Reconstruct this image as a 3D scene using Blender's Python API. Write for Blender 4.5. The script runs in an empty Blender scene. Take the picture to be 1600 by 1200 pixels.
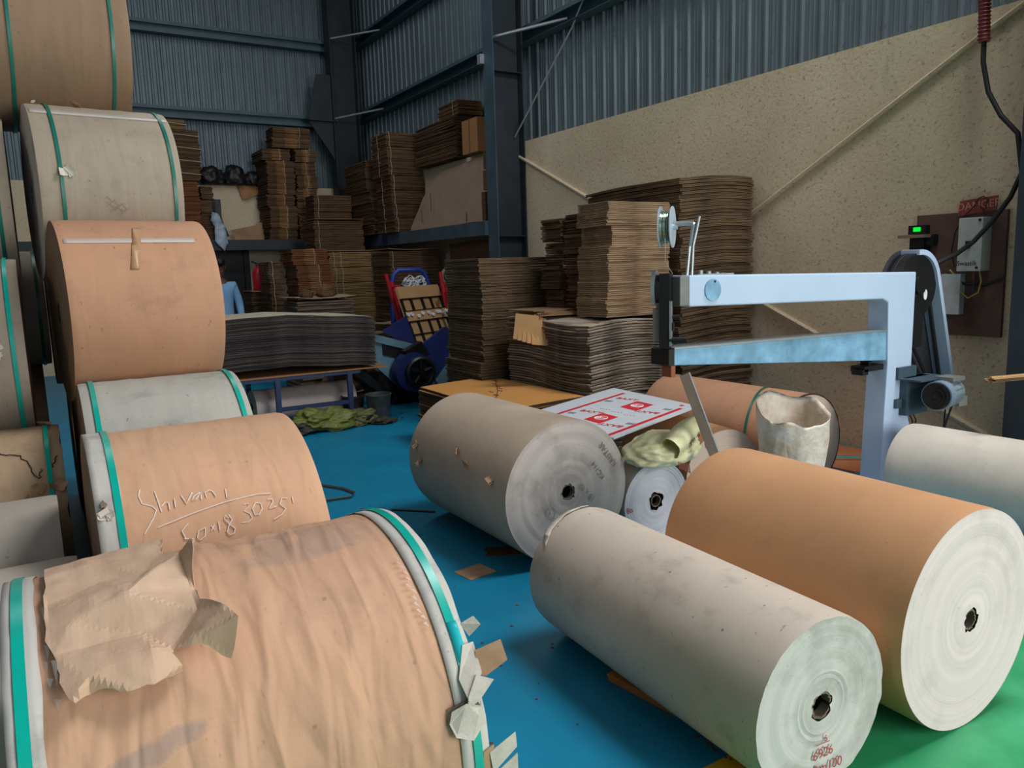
import bpy, bmesh, math, random
from mathutils import Vector, Matrix, noise as mn
PI=math.pi; random.seed(7)
S=bpy.context.scene; COL=S.collection

# ------------------------------------------------------------------ camera, light, exposure
cam=bpy.data.cameras.new('camera'); camo=bpy.data.objects.new('camera',cam); COL.objects.link(camo)
cam.sensor_fit='HORIZONTAL'; cam.sensor_width=36.0; cam.lens=36.0*1205/1600; cam.clip_start=.05; cam.clip_end=200
_R=((0.8504958578,-0.5250889445,-0.0306332529),(-0.1047515624,-0.1120189748,-0.9881694488),(0.5154453472,0.8436429041,-0.1502755614))
rx,dn,fw=Vector(_R[0]),Vector(_R[1]),Vector(_R[2])
M=Matrix(((rx.x,-dn.x,-fw.x,0),(rx.y,-dn.y,-fw.y,0),(rx.z,-dn.z,-fw.z,1.6),(0,0,0,1)))
camo.matrix_world=M; S.camera=camo
S.view_settings.view_transform='Standard'; S.view_settings.look='None'; S.view_settings.gamma=1.0
S.view_settings.use_curve_mapping=False; S.view_settings.exposure=0.14
W=bpy.data.worlds.new('overcast_sky'); S.world=W; W.use_nodes=True
W.node_tree.nodes['Background'].inputs[0].default_value=(.72,.86,1.0,1); W.node_tree.nodes['Background'].inputs[1].default_value=.6
def area(name,loc,target,sx,sy,power,col=(1,1,1)):
    l=bpy.data.lights.new(name,'AREA'); l.shape='RECTANGLE'; l.size=sx; l.size_y=sy; l.energy=power; l.color=col
    o=bpy.data.objects.new(name,l); COL.objects.link(o); o.location=loc
    o.rotation_euler=(Vector(target)-Vector(loc)).to_track_quat('-Z','Y').to_euler(); return o
area('loading_door_daylight',(4.8,-4.4,2.4),(2.9,3,.6),5.0,3.4,430,(1,.972,.95))
area('roof_skylight',(5.0,1.2,7.6),(3.4,2.2,0),1.6,3.2,430,(.98,.985,1))
area('roof_skylight_rear',(1.6,9.0,7.6),(3.0,10.0,0),2.0,6.0,100,(.97,.985,1))
area('left_fill_light',(-6.2,4.0,5.6),(5.5,6.5,1.8),3.0,1.6,42,(1,.97,.92))  # fill lamp added to brighten the right wall; the left wall is closed

# ------------------------------------------------------------------ helpers
def lin(c):
    r=[]
    for v in c:
        v=v/255.0; r.append(v/12.92 if v<=.04045 else ((v+.055)/1.055)**2.4)
    return (r[0],r[1],r[2],1)
class NT:
    def __init__(s,name):
        s.m=bpy.data.materials.new(name); s.m.use_nodes=True; s.t=s.m.node_tree; s.n=s.t.nodes; s.b=s.n['Principled BSDF']; s.l=s.t.links.new
        s.co=s.n.new('ShaderNodeTexCoord').outputs['Object']
    def inp(s,k,v): s.b.inputs[k].default_value=v
    def sep(s,v=None):
        q=s.n.new('ShaderNodeSeparateXYZ'); s.l(v or s.co,q.inputs[0]); return q.outputs
    def mapv(s,sc,loc=(0,0,0),v=None):
        q=s.n.new('ShaderNodeMapping'); q.inputs['Scale'].default_value=sc; q.inputs['Location'].default_value=loc; s.l(v or s.co,q.inputs[0]); return q.outputs[0]
    def noise(s,sc,v=None,det=4,rough=.55,dist=0):
        q=s.n.new('ShaderNodeTexNoise'); q.inputs['Scale'].default_value=sc; q.inputs['Detail'].default_value=det; q.inputs['Roughness'].default_value=rough; q.inputs['Distortion'].default_value=dist
        s.l(v or s.co,q.inputs['Vector']); return q.outputs['Fac']
    def voro(s,sc,v=None):
        q=s.n.new('ShaderNodeTexVoronoi'); q.inputs['Scale'].default_value=sc; s.l(v or s.co,q.inputs['Vector']); return q.outputs['Distance']
    def ramp(s,f,stops):
        q=s.n.new('ShaderNodeValToRGB'); e=q.color_ramp.elements
        while len(e)<len(stops): e.new(.5)
        for i,(p,c) in enumerate(stops):
            e[i].position=p; e[i].color=c if len(c)==4 else (*c,1)
        s.l(f,q.inputs[0]); return q.outputs[0]
    def mix(s,f,a,b,mode='MIX'):
        q=s.n.new('ShaderNodeMix'); q.data_type='RGBA'; q.blend_type=mode
        for k,v in ((0,f),(6,a),(7,b)):
            if isinstance(v,(float,int)): q.inputs[k].default_value=v
            elif isinstance(v,tuple): q.inputs[k].default_value=v
            else: s.l(v,q.inputs[k])
        return q.outputs[2]
    def math(s,op,a,b=0.0,c=0.0):
        q=s.n.new('ShaderNodeMath'); q.operation=op
        for k,v in enumerate((a,b,c)):
            if isinstance(v,(float,int)): q.inputs[k].default_value=v
            else: s.l(v,q.inputs[k])
        return q.outputs[0]
    def col(s,c): s.l(c,s.b.inputs['Base Color'])
    def bump(s,h,st,dist=.01):
        q=s.n.new('ShaderNodeBump'); q.inputs['Strength'].default_value=st; q.inputs['Distance'].default_value=dist; s.l(h,q.inputs['Height']); s.l(q.outputs[0],s.b.inputs['Normal'])
K0=(0,0,0,1);K1=(1,1,1,1)
def plain(name,c,rough=.6,metal=0,var=.12,sc=14,bump=0):
    t=NT(name); t.inp('Roughness',rough); t.inp('Metallic',metal); base=lin(c)
    f=t.ramp(t.noise(sc),[(.3,tuple([v*(1-var) for v in base[:3]]+[1])),(.7,tuple([min(1,v*(1+var)) for v in base[:3]]+[1]))]); t.col(f)
    if bump: t.bump(t.noise(sc*4),bump,.004)
    return t.m
def paper(name,c,stain=.35,dirt=(70,62,58),wr=.0,rough=.62,band=0,smears=(),seed=0,creases=0.0):
    """wrapping paper of a reel; local X is the reel's axis"""
    t=NT(name); t.inp('Roughness',rough); t.inp('Specular IOR Level',.3); base=lin(c)
    n1=t.noise(2.2,t.mapv((1,1,1),(seed*3.1,seed,0)),3); 
    a=t.mix(t.ramp(n1,[(.35,K0),(.7,K1)]),tuple([v*.9 for v in base[:3]]+[1]),tuple([min(1,v*1.08) for v in base[:3]]+[1]))
    fib=t.noise(30,t.mapv((6,.5,.5),(seed,0,0)),3); a=t.mix(.10,a,t.ramp(fib,[(.3,tuple([v*.8 for v in base[:3]]+[1])),(.7,base)]))
    d=lin(dirt)
    s1=t.ramp(t.noise(5.5,t.mapv((1,1.3,1.3),(seed*7,2,seed)),6,.7),[(.54,K0),(.78,(stain,)*3+(1,))]); a=t.mix(s1,a,d)
    s2=t.ramp(t.voro(11,t.mapv((1,1,1),(seed,5,1))),[(.035,(stain*1.6,)*3+(1,)),(.075,K0)]); a=t.mix(s2,a,d)
    s3=t.ramp(t.noise(60,t.mapv((1,.35,.35),(seed,1,1)),2),[(.70,K0),(.76,(stain*1.2,)*3+(1,))]); a=t.mix(s3,a,d)
    x,y,z=t.sep()[:3]
    for (sx,sy,sz,rx_,rr,am,slope) in smears:   # long grey charcoal smears, ragged
        ux=t.math('DIVIDE',t.math('SUBTRACT',x,sx),rx_); zz=t.math('ADD',z,t.math('MULTIPLY',t.math('SUBTRACT',x,sx),slope))
        uz=t.math('DIVIDE',t.math('SUBTRACT',zz,sz),rr)
        q=t.math('ADD',t.math('MULTIPLY',ux,ux),t.math('MULTIPLY',uz,uz)); side=t.math('LESS_THAN',y,.05)
        q=t.math('ADD',q,t.math('MULTIPLY',t.math('SUBTRACT',t.noise(26,None,5,.7),.5),2.2))
        m=t.math('MULTIPLY',t.ramp(q,[(.35,(am,)*3+(1,)),(1.0,K0)]),side); a=t.mix(m,a,lin((128,122,124)))
    t.col(a)
    h=t.noise(4.5,t.mapv((3.6,.8,.8),(seed,0,0)),1.5,.45,.8)
    h2=t.noise(40,None,3)
    t.bump(t.math('ADD',h,t.math('MULTIPLY',h2,.08)),max(wr,.12),.012+creases)
    return t.m
def cap(name,c,dirty=.4,tint=(96,84,78),seed=0):
    """sawn end of a reel: concentric paper layers"""
    t=NT(name); t.inp('Roughness',.75); base=lin(c); x,y,z=t.sep()[:3]
    r=t.math('SQRT',t.math('ADD',t.math('MULTIPLY',y,y),t.math('MULTIPLY',z,z)))
    cx=t.n.new('ShaderNodeCombineXYZ'); t.l(r,cx.inputs[0]); cx.inputs[1].default_value=seed; 
    f=t.noise(46,cx.outputs[0],5,.7); g=t.noise(9,cx.outputs[0],3)
    a=t.mix(t.ramp(f,[(.35,K0),(.65,K1)]),tuple([v*.9 for v in base[:3]]+[1]),tuple([min(1,v*1.04) for v in base[:3]]+[1]))
    a=t.mix(t.ramp(f,[(.30,(.5,.5,.5,1)),(.36,K0)]),a,lin(tint))
    a=t.mix(t.ramp(g,[(.4,(dirty*.35,)*3+(1,)),(.6,K0)]),a,lin(tint))
    n=t.noise(4,t.mapv((1,1,1),(seed,seed,0)),5,.65); a=t.mix(t.ramp(n,[(.5,K0),(.75,(dirty,)*3+(1,))]),a,lin(tint))
    sp=t.noise(70,None,2); a=t.mix(t.ramp(sp,[(.72,K0),(.78,(dirty,)*3+(1,))]),a,lin((60,52,48)))
    t.col(a); t.bump(t.math('ADD',f,t.math('MULTIPLY',g,1.5)),.22,.006); return t.m
def board(name,c,dark=.55,edge=True,var=.28,zf=260,spec=0):
    """corrugated cardboard; thin horizontal plies"""
    t=NT(name); t.inp('Roughness',.85); t.inp('Specular IOR Level',.15); base=lin(c)
    oi=t.n.new('ShaderNodeObjectInfo').outputs['Random']
    ns=t.noise(1.0,t.mapv((3,3,zf)),3,.6)
    a=t.mix(t.ramp(ns,[(.36,K1),(.6,K0)]),base,tuple([v*dark for v in base[:3]]+[1])) if edge else base
    b=t.ramp(t.noise(3.5,None,4,.6),[(.35,tuple([1-var]*3+[1])),(.68,(1,1,1,1))]); a=t.mix(1.0,a,b,'MULTIPLY')
    c2=t.ramp(oi,[(0,tuple([1-var]*3+[1])),(1,(1.0,.97,.94,1))]); a=t.mix(1.0,a,c2,'MULTIPLY')
    t.col(a); t.bump(ns,.35,.004); return t.m
# ---- mesh builder
class MB:
    def __init__(s): s.v=[];s.f=[];s.m=[]
    def add(s,vs,fs,mi=0):
        o=len(s.v); s.v+= [tuple(v) for v in vs]; s.f+=[tuple(i+o for i in f) for f in fs]; s.m+=[mi]*len(fs); return s
    def box(s,x0,x1,y0,y1,z0,z1,mi=0,rot=None,at=None):
        vs=[Vector((x,y,z)) for x in(x0,x1) for y in(y0,y1) for z in(z0,z1)]
        if rot is not None: vs=[rot@v for v in vs]
        if at is not None: vs=[v+Vector(at) for v in vs]
        return s.add(vs,[(0,1,3,2),(4,6,7,5),(0,4,5,1),(2,3,7,6),(0,2,6,4),(1,5,7,3)],mi)
    def tube(s,pts,r,n=8,mi=0,closed=False,taper=None,flat=None):
        pts=[Vector(p) for p in pts]; rings=[]; up0=None
        for i,p in enumerate(pts):
            a=pts[max(i-1,0)] if not closed else pts[i-1]; b=pts[min(i+1,len(pts)-1)] if not closed else pts[(i+1)%len(pts)]
            d=(b-a); d=d.normalized() if d.length>1e-9 else Vector((0,0,1))
            if up0 is None: u=d.orthogonal().normalized()
            else:
                u=up0-d*up0.dot(d); u=u.normalized() if u.length>1e-6 else d.orthogonal().normalized()
            up0=u; w=d.cross(u); rr=r if taper is None else r*taper[i]
            rings.append([p+u*math.cos(2*PI*k/n)*rr+w*math.sin(2*PI*k/n)*rr*(flat or 1) for k in range(n)])
        vs=[v for R_ in rings for v in R_]; fs=[]; m=len(pts)
        for i in range(m if closed else m-1):
            j=(i+1)%m
            for k in range(n): fs.append((i*n+k,i*n+(k+1)%n,j*n+(k+1)%n,j*n+k))
        if not closed: fs+= [tuple(range(n-1,-1,-1)),tuple((m-1)*n+k for k in range(n))]
        return s.add(vs,fs,mi)
    def cyl(s,a,b,r,r2=None,n=24,mi=0):
        a,b=Vector(a),Vector(b); d=(b-a).normalized(); u=d.orthogonal().normalized(); w=d.cross(u); r2=r if r2 is None else r2
        vs=[a+(u*math.cos(2*PI*k/n)+w*math.sin(2*PI*k/n))*r for k in range(n)]+[b+(u*math.cos(2*PI*k/n)+w*math.sin(2*PI*k/n))*r2 for k in range(n)]
        return s.add(vs,[(k,(k+1)%n,n+(k+1)%n,n+k) for k in range(n)]+[tuple(range(n-1,-1,-1)),tuple(range(n,2*n))],mi)
    def prism(s,poly,z0,z1,mi=0,f=None):
        n=len(poly); f=f or (lambda x,y,z:(x,y,z))
        vs=[f(x,y,z0) for x,y in poly]+[f(x,y,z1) for x,y in poly]
        return s.add(vs,[(k,(k+1)%n,n+(k+1)%n,n+k) for k in range(n)]+[tuple(range(n-1,-1,-1)),tuple(range(n,2*n))],mi)
    def build(s,name,mats,parent=None,origin=(0,0,0),smooth=False,rz=0,bevel=0,recalc=True,solid=0):
        o=Vector(origin); me=bpy.data.meshes.new(name); me.from_pydata([Vector(v)-o for v in s.v],[],s.f)
        mats=mats if isinstance(mats,(list,tuple)) else [mats]
        for m in mats: me.materials.append(m)
        me.polygons.foreach_set('material_index',s.m)
        if recalc:
            bm=bmesh.new(); bm.from_mesh(me); bmesh.ops.recalc_face_normals(bm,faces=bm.faces); bm.to_mesh(me); bm.free()
        if smooth:
            me.polygons.foreach_set('use_smooth',[True]*len(me.polygons))
            if smooth!='all':
                try: me.set_sharp_from_angle(angle=math.radians(38))
                except Exception: pass
        me.update(); ob=bpy.data.objects.new(name,me); COL.objects.link(ob)
        if parent is not None: ob.parent=parent
        else: ob.location=o; ob.rotation_euler=(0,0,rz)
        if bevel:
            b=ob.modifiers.new('bevel','BEVEL'); b.width=bevel; b.segments=2; b.limit_method='ANGLE'
        if solid:
            b=ob.modifiers.new('thickness','SOLIDIFY'); b.thickness=solid; b.offset=0
        return ob
def tag(o,label=None,cat=None,group=None,kind=None):
    if label: o['label']=label
    if cat: o['category']=cat
    if group: o['group']=group
    if kind: o['kind']=kind
    return o
def thing(name,loc,label,cat,group=None,rz=0):
    e=bpy.data.objects.new(name,None); e.empty_display_size=.1; COL.objects.link(e); e.location=loc; e.rotation_euler=(0,0,rz); return tag(e,label,cat,group)
def struct(name,mb,mat,label,cat,**k):
    o=mb.build(name,mat,**k); return tag(o,label,cat,kind='structure')
def copytree(o,parent=None,loc=None,rz=None):
    c=o.copy(); COL.objects.link(c)
    if parent is not None: c.parent=parent
    if loc is not None: c.location=loc
    if rz is not None: c.rotation_euler=(0,0,rz)
    for ch in list(o.children): copytree(ch,c)
    return c
def text(name,body,size,mat,parent,mtx,depth=.0004,shear=0):
    cu=bpy.data.curves.new(name,'FONT'); cu.body=body; cu.size=size; cu.align_x='CENTER'; cu.align_y='CENTER'; cu.extrude=depth; cu.shear=shear; cu.resolution_u=3
    t=bpy.data.objects.new(name+'_src',cu); COL.objects.link(t); dg=bpy.context.evaluated_depsgraph_get(); dg.update()
    me=bpy.data.meshes.new_from_object(t.evaluated_get(dg)); bpy.data.objects.remove(t); me.transform(mtx); me.materials.clear(); me.materials.append(mat)
    o=bpy.data.objects.new(name,me); COL.objects.link(o); o.parent=parent; return o
def ragged(name,poly,cell,fn,mat,parent=None,origin=(0,0,0),solid=.0012,smooth=True):
    """a torn sheet: outline poly in (u,v), cut to a grid, mapped by fn(u,v)->xyz"""
    bm=bmesh.new(); vs=[bm.verts.new((p[0],p[1],0)) for p in poly]; bm.faces.new(vs)
    us=[p[0] for p in poly]; ws=[p[1] for p in poly]
    for ax,(a,b) in enumerate(((min(us),max(us)),(min(ws),max(ws)))):
        k=a+cell
        while k<b:
            co=[0,0,0]; co[ax]=k; no=[0,0,0]; no[ax]=1
            bmesh.ops.bisect_plane(bm,geom=bm.verts[:]+bm.edges[:]+bm.faces[:],plane_co=co,plane_no=no); k+=cell
    bmesh.ops.triangulate(bm,faces=[f for f in bm.faces if len(f.verts)>4])
    for v in bm.verts: v.co=Vector(fn(v.co.x,v.co.y))
    me=bpy.data.meshes.new(name); bm.to_mesh(me); bm.free(); me.materials.append(mat)
    if smooth: me.polygons.foreach_set('use_smooth',[True]*len(me.polygons))
    o=bpy.data.objects.new(name,me); COL.objects.link(o)
    if parent is not None: o.parent=parent
    else:
        me.transform(Matrix.Translation(-Vector(origin))); o.location=origin
    if solid:
        m=o.modifiers.new('thickness','SOLIDIFY'); m.thickness=solid; m.offset=0
    return o
def raggedline(pts,amp,n,rnd):
    out=[]
    for i in range(len(pts)):
        a,b=Vector(pts[i]).to_2d(),Vector(pts[(i+1)%len(pts)]).to_2d()
        for k in range(n):
            p=a.lerp(b,k/n); 
            if k: p+=Vector((rnd.uniform(-amp,amp),rnd.uniform(-amp,amp)))
            out.append((p.x,p.y))
    return out

# ------------------------------------------------------------------ materials
m_blue=NT('blue_floor_paint'); t=m_blue; t.inp('Roughness',.42)
a=t.mix(t.ramp(t.noise(1.1,None,5,.6),[(.35,K0),(.7,K1)]),lin((0,118,154)),lin((4,138,176)))
a=t.mix(t.ramp(t.noise(7,None,6,.7),[(.62,K0),(.8,(.45,.45,.45,1))]),a,lin((30,70,88)))
a=t.mix(t.ramp(t.noise(45,None,2),[(.73,K0),(.78,(.6,.6,.6,1))]),a,lin((24,40,48))); t.col(a); t.bump(t.noise(20,None,4),.05,.004); m_blue=t.m
t=NT('green_floor_paint'); t.inp('Roughness',.45)
a=t.mix(t.ramp(t.noise(3,None,6,.65),[(.35,K0),(.7,K1)]),lin((30,150,92)),lin((72,178,124))); a=t.mix(t.ramp(t.noise(50,None,2),[(.74,K0),(.79,(.5,.5,.5,1))]),a,lin((30,70,50))); t.col(a); m_green=t.m
m_yellow=plain('yellow_line_paint',(226,176,30),.5)
def corr(name,c):
    t=NT(name); t.inp('Metallic',.25); t.inp('Roughness',.5); base=lin(c)
    a=t.mix(t.ramp(t.noise(8,t.mapv((1,1,.25)),5,.7),[(.3,K0),(.72,K1)]),tuple([v*.78 for v in base[:3]]+[1]),tuple([v*1.15 for v in base[:3]]+[1]))
    a=t.mix(t.ramp(t.noise(26,t.mapv((1,1,.5)),3,.6),[(.64,K0),(.72,(.5,.5,.5,1))]),a,lin((42,52,58))); t.col(a); return t.m
m_corr=corr('corrugated_sheet',(104,120,128)); 
t=NT('cream_plaster'); t.inp('Roughness',.88)
a=t.mix(t.ramp(t.noise(1.3,None,5,.6),[(.3,K0),(.7,K1)]),lin((204,186,156)),lin((220,204,174)))
a=t.mix(t.ramp(t.noise(30,t.mapv((1,1,1.2)),6,.75),[(.55,K0),(.66,(.7,.7,.7,1))]),a,lin((120,106,88)))
a=t.mix(t.ramp(t.noise(5,t.mapv((1,1,.18)),4,.6),[(.62,K0),(.8,(.35,.35,.35,1))]),a,lin((128,116,98)))
a=t.mix(t.ramp(t.voro(9),[(.03,(.7,.7,.7,1)),(.06,K0)]),a,lin((84,70,56))); t.col(a); t.bump(t.noise(34,None,6,.7),.5,.012); m_cream=t.m
m_steel=plain('blue_grey_steel',(62,82,94),.55,0,.25,3)
m_dark=plain('dark_steel',(34,44,52),.6,0,.3,3)
m_purlin=plain('purlin_steel',(70,96,106),.55,0,.12,4)
m_galv=plain('galvanised_steel',(170,178,182),.4,.6)
m_roof=plain('roof_sheet',(70,78,84),.7)
m_black=plain('black_paint',(16,17,20),.5); m_rubber=plain('black_rubber',(24,25,27),.6)
m_kraft=paper('kraft_paper',(204,160,129),.28,(120,92,86),.5,smears=((-.235,0,.255,.14,.022,.45,-.22),(.18,0,.468,.19,.012,.3,-.02)),seed=1,creases=.02)
m_kraft_b=paper('kraft_paper_written',(206,162,129),.16,(110,84,70),.3,seed=2,creases=.006)
m_kraft_c=paper('kraft_paper_stained',(194,146,114),.4,(104,78,70),.2,seed=3)
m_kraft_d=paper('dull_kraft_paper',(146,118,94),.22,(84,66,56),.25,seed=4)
m_kraft_r=paper('clean_kraft_paper',(206,154,110),.12,(96,70,52),.08,seed=5)
m_grey_a=paper('grey_brown_paper',(168,154,136),.3,(78,70,64),.35,seed=6)
m_white_a=paper('grey_white_paper',(178,176,166),.6,(104,104,104),.25,seed=7)
m_grey_r=paper('stone_grey_paper',(206,192,176),.42,(84,72,66),.1,seed=8)
m_grey_s=paper('smooth_grey_paper',(184,166,146),.25,(90,74,64),.08,seed=9)
m_white_r=paper('off_white_paper',(214,204,190),.25,(120,104,88),.08,seed=10)
m_tan_b=paper('tan_torn_paper',(184,156,124),.4,(92,70,54),.5,seed=11)
m_pale_b=paper('pale_wrap',(186,176,162),.25,(100,92,84),.15,seed=12)
m_cap_g=cap('reel_end_greenish',(212,208,204),.6,(112,106,98),1)
m_cap_w=cap('reel_end_white',(230,212,212),.35,(150,138,132),2)
m_cap_s=cap('reel_end_grey',(200,188,178),.6,(112,96,88),3)
m_cap_p=cap('reel_end_lilac',(214,210,214),.2,(120,114,120),4)
m_cap_k=cap('reel_end_pink',(214,188,170),.15,(150,120,104),5)
m_cap_b=cap('reel_end_brown',(134,104,80),.5,(60,46,36),6)
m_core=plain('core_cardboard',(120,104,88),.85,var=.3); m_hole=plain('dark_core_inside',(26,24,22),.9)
t=NT('teal_strapping'); t.inp('Roughness',.28); t.col(t.mix(t.noise(9),lin((0,150,134)),lin((10,190,172)))); m_strap=t.m
m_strap_d=plain('dark_green_strapping',(18,110,96),.35)
m_band=paper('edge_wrap_grey',(196,192,184),.5,(92,92,94),.3,seed=13)
m_tape_glare=NT('clear_tape_glare'); t=m_tape_glare; t.inp('Roughness',.08); t.inp('Alpha',.5); t.inp('Base Color',lin((238,232,224))); t.inp('Specular IOR Level',1.0); m_tape_glare=t.m  # clear tape with the skylight glare painted in as half-opaque white
m_btape=plain('tan_tape',(184,142,104),.4)
m_flap=plain('torn_paper_white',(206,198,186),.8,var=.12,sc=30,bump=.2); m_flapk=plain('torn_kraft_paper',(176,140,108),.8,var=.15,sc=20,bump=.2)
t=NT('crumpled_kraft'); t.inp('Roughness',.7); b0=lin((196,162,134)); t.col(t.mix(t.ramp(t.noise(5,None,4),[(.3,K0),(.7,K1)]),b0,lin((212,180,152)))); t.bump(t.noise(14,None,4,.6),.35,.01); m_crump=t.m
m_chalk=plain('white_chalk',(240,232,222),.9,var=.05)
m_chalk_d=plain('pencil_grey',(146,134,128),.8); m_redink=plain('red_ink',(176,70,74),.7)

# ------------------------------------------------------------------ building shell
WX=5.76; SX=6.05; BY=15.2; SY=15.45
mb=MB(); mb.box(-7,SX,1.62,SY+.1,-.1,0); struct('floor',mb,m_blue,'blue painted factory floor','floor')
mb=MB(); mb.box(-7,SX,-6,1.52,-.1,0); struct('floor',mb,m_green,'green painted floor in the near right corner','floor')
mb=MB(); mb.box(-7,SX,1.52,1.62,-.1,0.0); struct('trim_1',mb,m_yellow,'yellow painted line between blue and green floor','floor line')
def corrwall(axis,a,b,z0,z1,base,sgn):
    mb=MB(); prof=[]; x=a
    while x<b:
        prof+= [(x,0),(x+.045,0),(x+.055,.006),(x+.065,0),(x+.09,0),(x+.1,.006),(x+.11,0),(x+.15,0),(x+.165,.024),(x+.185,.024)]; x+=.2
    prof.append((x,0)); vs=[];n=len(prof)
    for z in (z0,z1):
        for p,h in prof: vs.append((base-sgn*h,p,z) if axis=='x' else (p,base-sgn*h,z))
    mb.add(vs,[(i,i+1,n+i+1,n+i) for i in range(n-1)]); return mb
struct('wall_right',corrwall('x',-6,SY,3.0,8.2,SX,1),m_corr,'corrugated metal sheet above the cream wall on the right','wall',recalc=False,solid=.004)
struct('wall_back',corrwall('y',-7,SX,3.0,8.2,SY,1),m_corr,'corrugated metal sheet above the far wall','wall',recalc=False,solid=.004)
mb=MB(); mb.box(WX,SX+.02,-6,SY,-.05,3.24); struct('wall_right',mb,m_cream,'cream plastered lower wall on the right','wall')
mb=MB(); mb.box(-7,2.85,BY,SY+.02,-.05,3.24); mb.box(3.55,WX,BY,SY+.02,-.05,3.24); mb.box(2.85,3.55,BY,SY+.02,2.15,3.24); struct('wall_back',mb,m_cream,'cream plastered lower wall at the back','wall')
mb=MB(); mb.box(-7.1,-7,-6,SY,-.05,8.2); struct('wall_left',mb,m_roof,'left wall','wall')
mb=MB(); mb.box(-7.1,1.8,-6,SY,8.2,8.3); mb.box(4.2,SX+.1,-6,SY,8.2,8.3); mb.box(1.8,4.2,-6,SY,8.2,8.3); struct('ceiling',mb,m_roof,'roof sheeting','ceiling')
mb=MB(); mb.box(2.85,2.95,BY+.02,BY+.12,0,2.15); mb.box(3.45,3.55,BY+.02,BY+.12,0,2.15); mb.box(2.85,3.55,BY+.02,BY+.12,2.05,2.15); mb.box(2.95,3.45,BY+.08,BY+.12,0,2.05)
struct('door_1',mb,m_black,'dark doorway in the far wall behind the person','door')
def isec(name,x0,x1,yc,wd,z0,z1,label,mats,axis='x'):
    # I-section with flanges facing +-X, web along X
    mb=MB(); mb.box(x0,x0+.014,yc-wd/2,yc+wd/2,z0,z1,0); mb.box(x1-.014,x1,yc-wd/2,yc+wd/2,z0,z1,1); mb.box(x0+.014,x1-.014,yc-.006,yc+.006,z0,z1,1)
    for z in (.02,2.0,4.1,6.2): mb.box(x0+.014,x1-.014,yc-wd/2+.02,yc+wd/2-.02,z,z+.012,1)
    return struct(name,mb,mats,label,'column')
isec('trim_2',5.30,5.755,9.03,.26,0,8.2,'blue-grey steel column standing at the end of the loft shelf',[m_steel,m_dark])
isec('trim_3',5.30,5.755,2.41,.26,0,8.2,'dark steel column at the right edge beside the switch board',[m_dark,m_dark])
mb=MB(); mb.box(5.22,5.24,14.75,15.05,0,8.2); mb.box(5.24,5.74,14.89,14.91,0,8.2); mb.box(5.72,5.74,14.75,15.05,0,8.2)
mb.prism([(4.75,4.45),(5.22,4.45),(5.22,3.75)],14.83,14.85,0,lambda x,y,z:(x,z,y)); mb.prism([(4.75,4.45),(5.22,4.45),(5.22,5.3),(4.95,5.3)],14.83,14.85,0,lambda x,y,z:(x,z,y)); mb.box(4.75,5.3,14.75,14.95,4.44,4.46)
struct('trim_4',mb,m_dark,'dark steel column with gusset in the far corner','column')
def purlin(n,p0,p1,z,axis,label):
    mb=MB()
    if axis=='y': x=p0[0]; mb.box(x-.16,x,p0[1],p1,z-.005,z); mb.box(x-.165,x-.16,p0[1],p1,z-.05,z+.0); mb.box(x-.004,x,p0[1],p1,z-.2,z); mb.box(x-.16,x,p0[1],p1,z-.2,z-.195)
    else: y=p0[1]; mb.box(p0[0],p1,y-.16,y,z-.005,z); mb.box(p0[0],p1,y-.165,y-.16,z-.06,z); mb.box(p0[0],p1,y-.16,y,z-.2,z-.195); mb.box(p0[0],p1,y-.05,y-.045,z-.2,z)
    return struct(n,mb,m_purlin,label,'beam')
purlin('trim_5',(SX-.04,-6),15.3,4.72,'y','lower steel purlin along the right wall')
purlin('trim_6',(SX-.04,-6),15.3,6.12,'y','upper steel purlin along the right wall')
purlin('trim_7',(-7,15.38),5.9,4.60,'x','lower steel purlin along the far wall')
purlin('trim_8',(-7,15.38),5.9,6.02,'x','upper steel purlin along the far wall')
def rod(n,pts,r,mat,label,cat,nn=6):
    mb=MB(); mb.tube(pts,r,nn); return struct(n,mb,mat,label,cat,smooth=True)
rod('trim_9',[(5.34,9.0,4.52),(5.98,8.2,4.62)],.02,m_galv,'bright flange brace at the middle column','brace')
rod('trim_10',[(5.24,14.8,4.5),(5.98,14.1,4.62)],.02,m_galv,'lower bright flange brace at the corner column','brace')
rod('trim_11',[(5.24,14.8,5.95),(5.98,14.1,6.02)],.02,m_galv,'upper bright flange brace at the corner column','brace')
rod('trim_12',[(5.66,9.0,3.3),(5.9,8.0,4.45),(5.95,6.4,6.3)],.011,m_galv,'diagonal wind brace rod above the cream wall','brace')
rod('trim_13',[(5.745,9.29,3.175),(5.745,7.62,2.424),(5.745,5.2,1.32),(5.745,4.28,.93),(5.745,3.14,.41),(5.745,2.6,.18)],.022,m_cream,'plastered-over brace falling along the cream wall','brace')
rod('trim_14',[(5.745,4.6,1.9),(5.745,4.93,2.077)] and [(5.745,6.6,1.2),(5.745,4.93,2.077),(5.745,3.026,3.091),(5.745,2.6,3.3)],.022,m_cream,'plastered-over brace rising along the cream wall','brace')
mb=MB(); mb.box(5.25,5.31,9.16,14.9,2.03,2.22); mb.box(5.31,5.74,9.16,14.9,2.19,2.22)
t2=struct('trim_15',mb,[m_steel],'steel edge beam and deck of the loft shelf on the right wall','shelf')
mb=MB(); mb.box(-2,5.3,14.36,14.42,2.04,2.22); mb.box(-2,5.25,14.42,15.18,2.19,2.22)
struct('trim_16',mb,m_dark,'dark steel loft shelf along the far wall','shelf')
m_label=plain('blue_label',(40,44,120),.5)
lb=MB(); lb.box(5.238,5.2495,12.5,12.72,2.06,2.16); lo=lb.build('sign',m_label,origin=(5.245,12.6,2.11)); tag(lo,'small blue notice plate on the edge beam of the right loft shelf','sign')
m_white=plain('white_paint',(225,228,232),.5)
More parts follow.
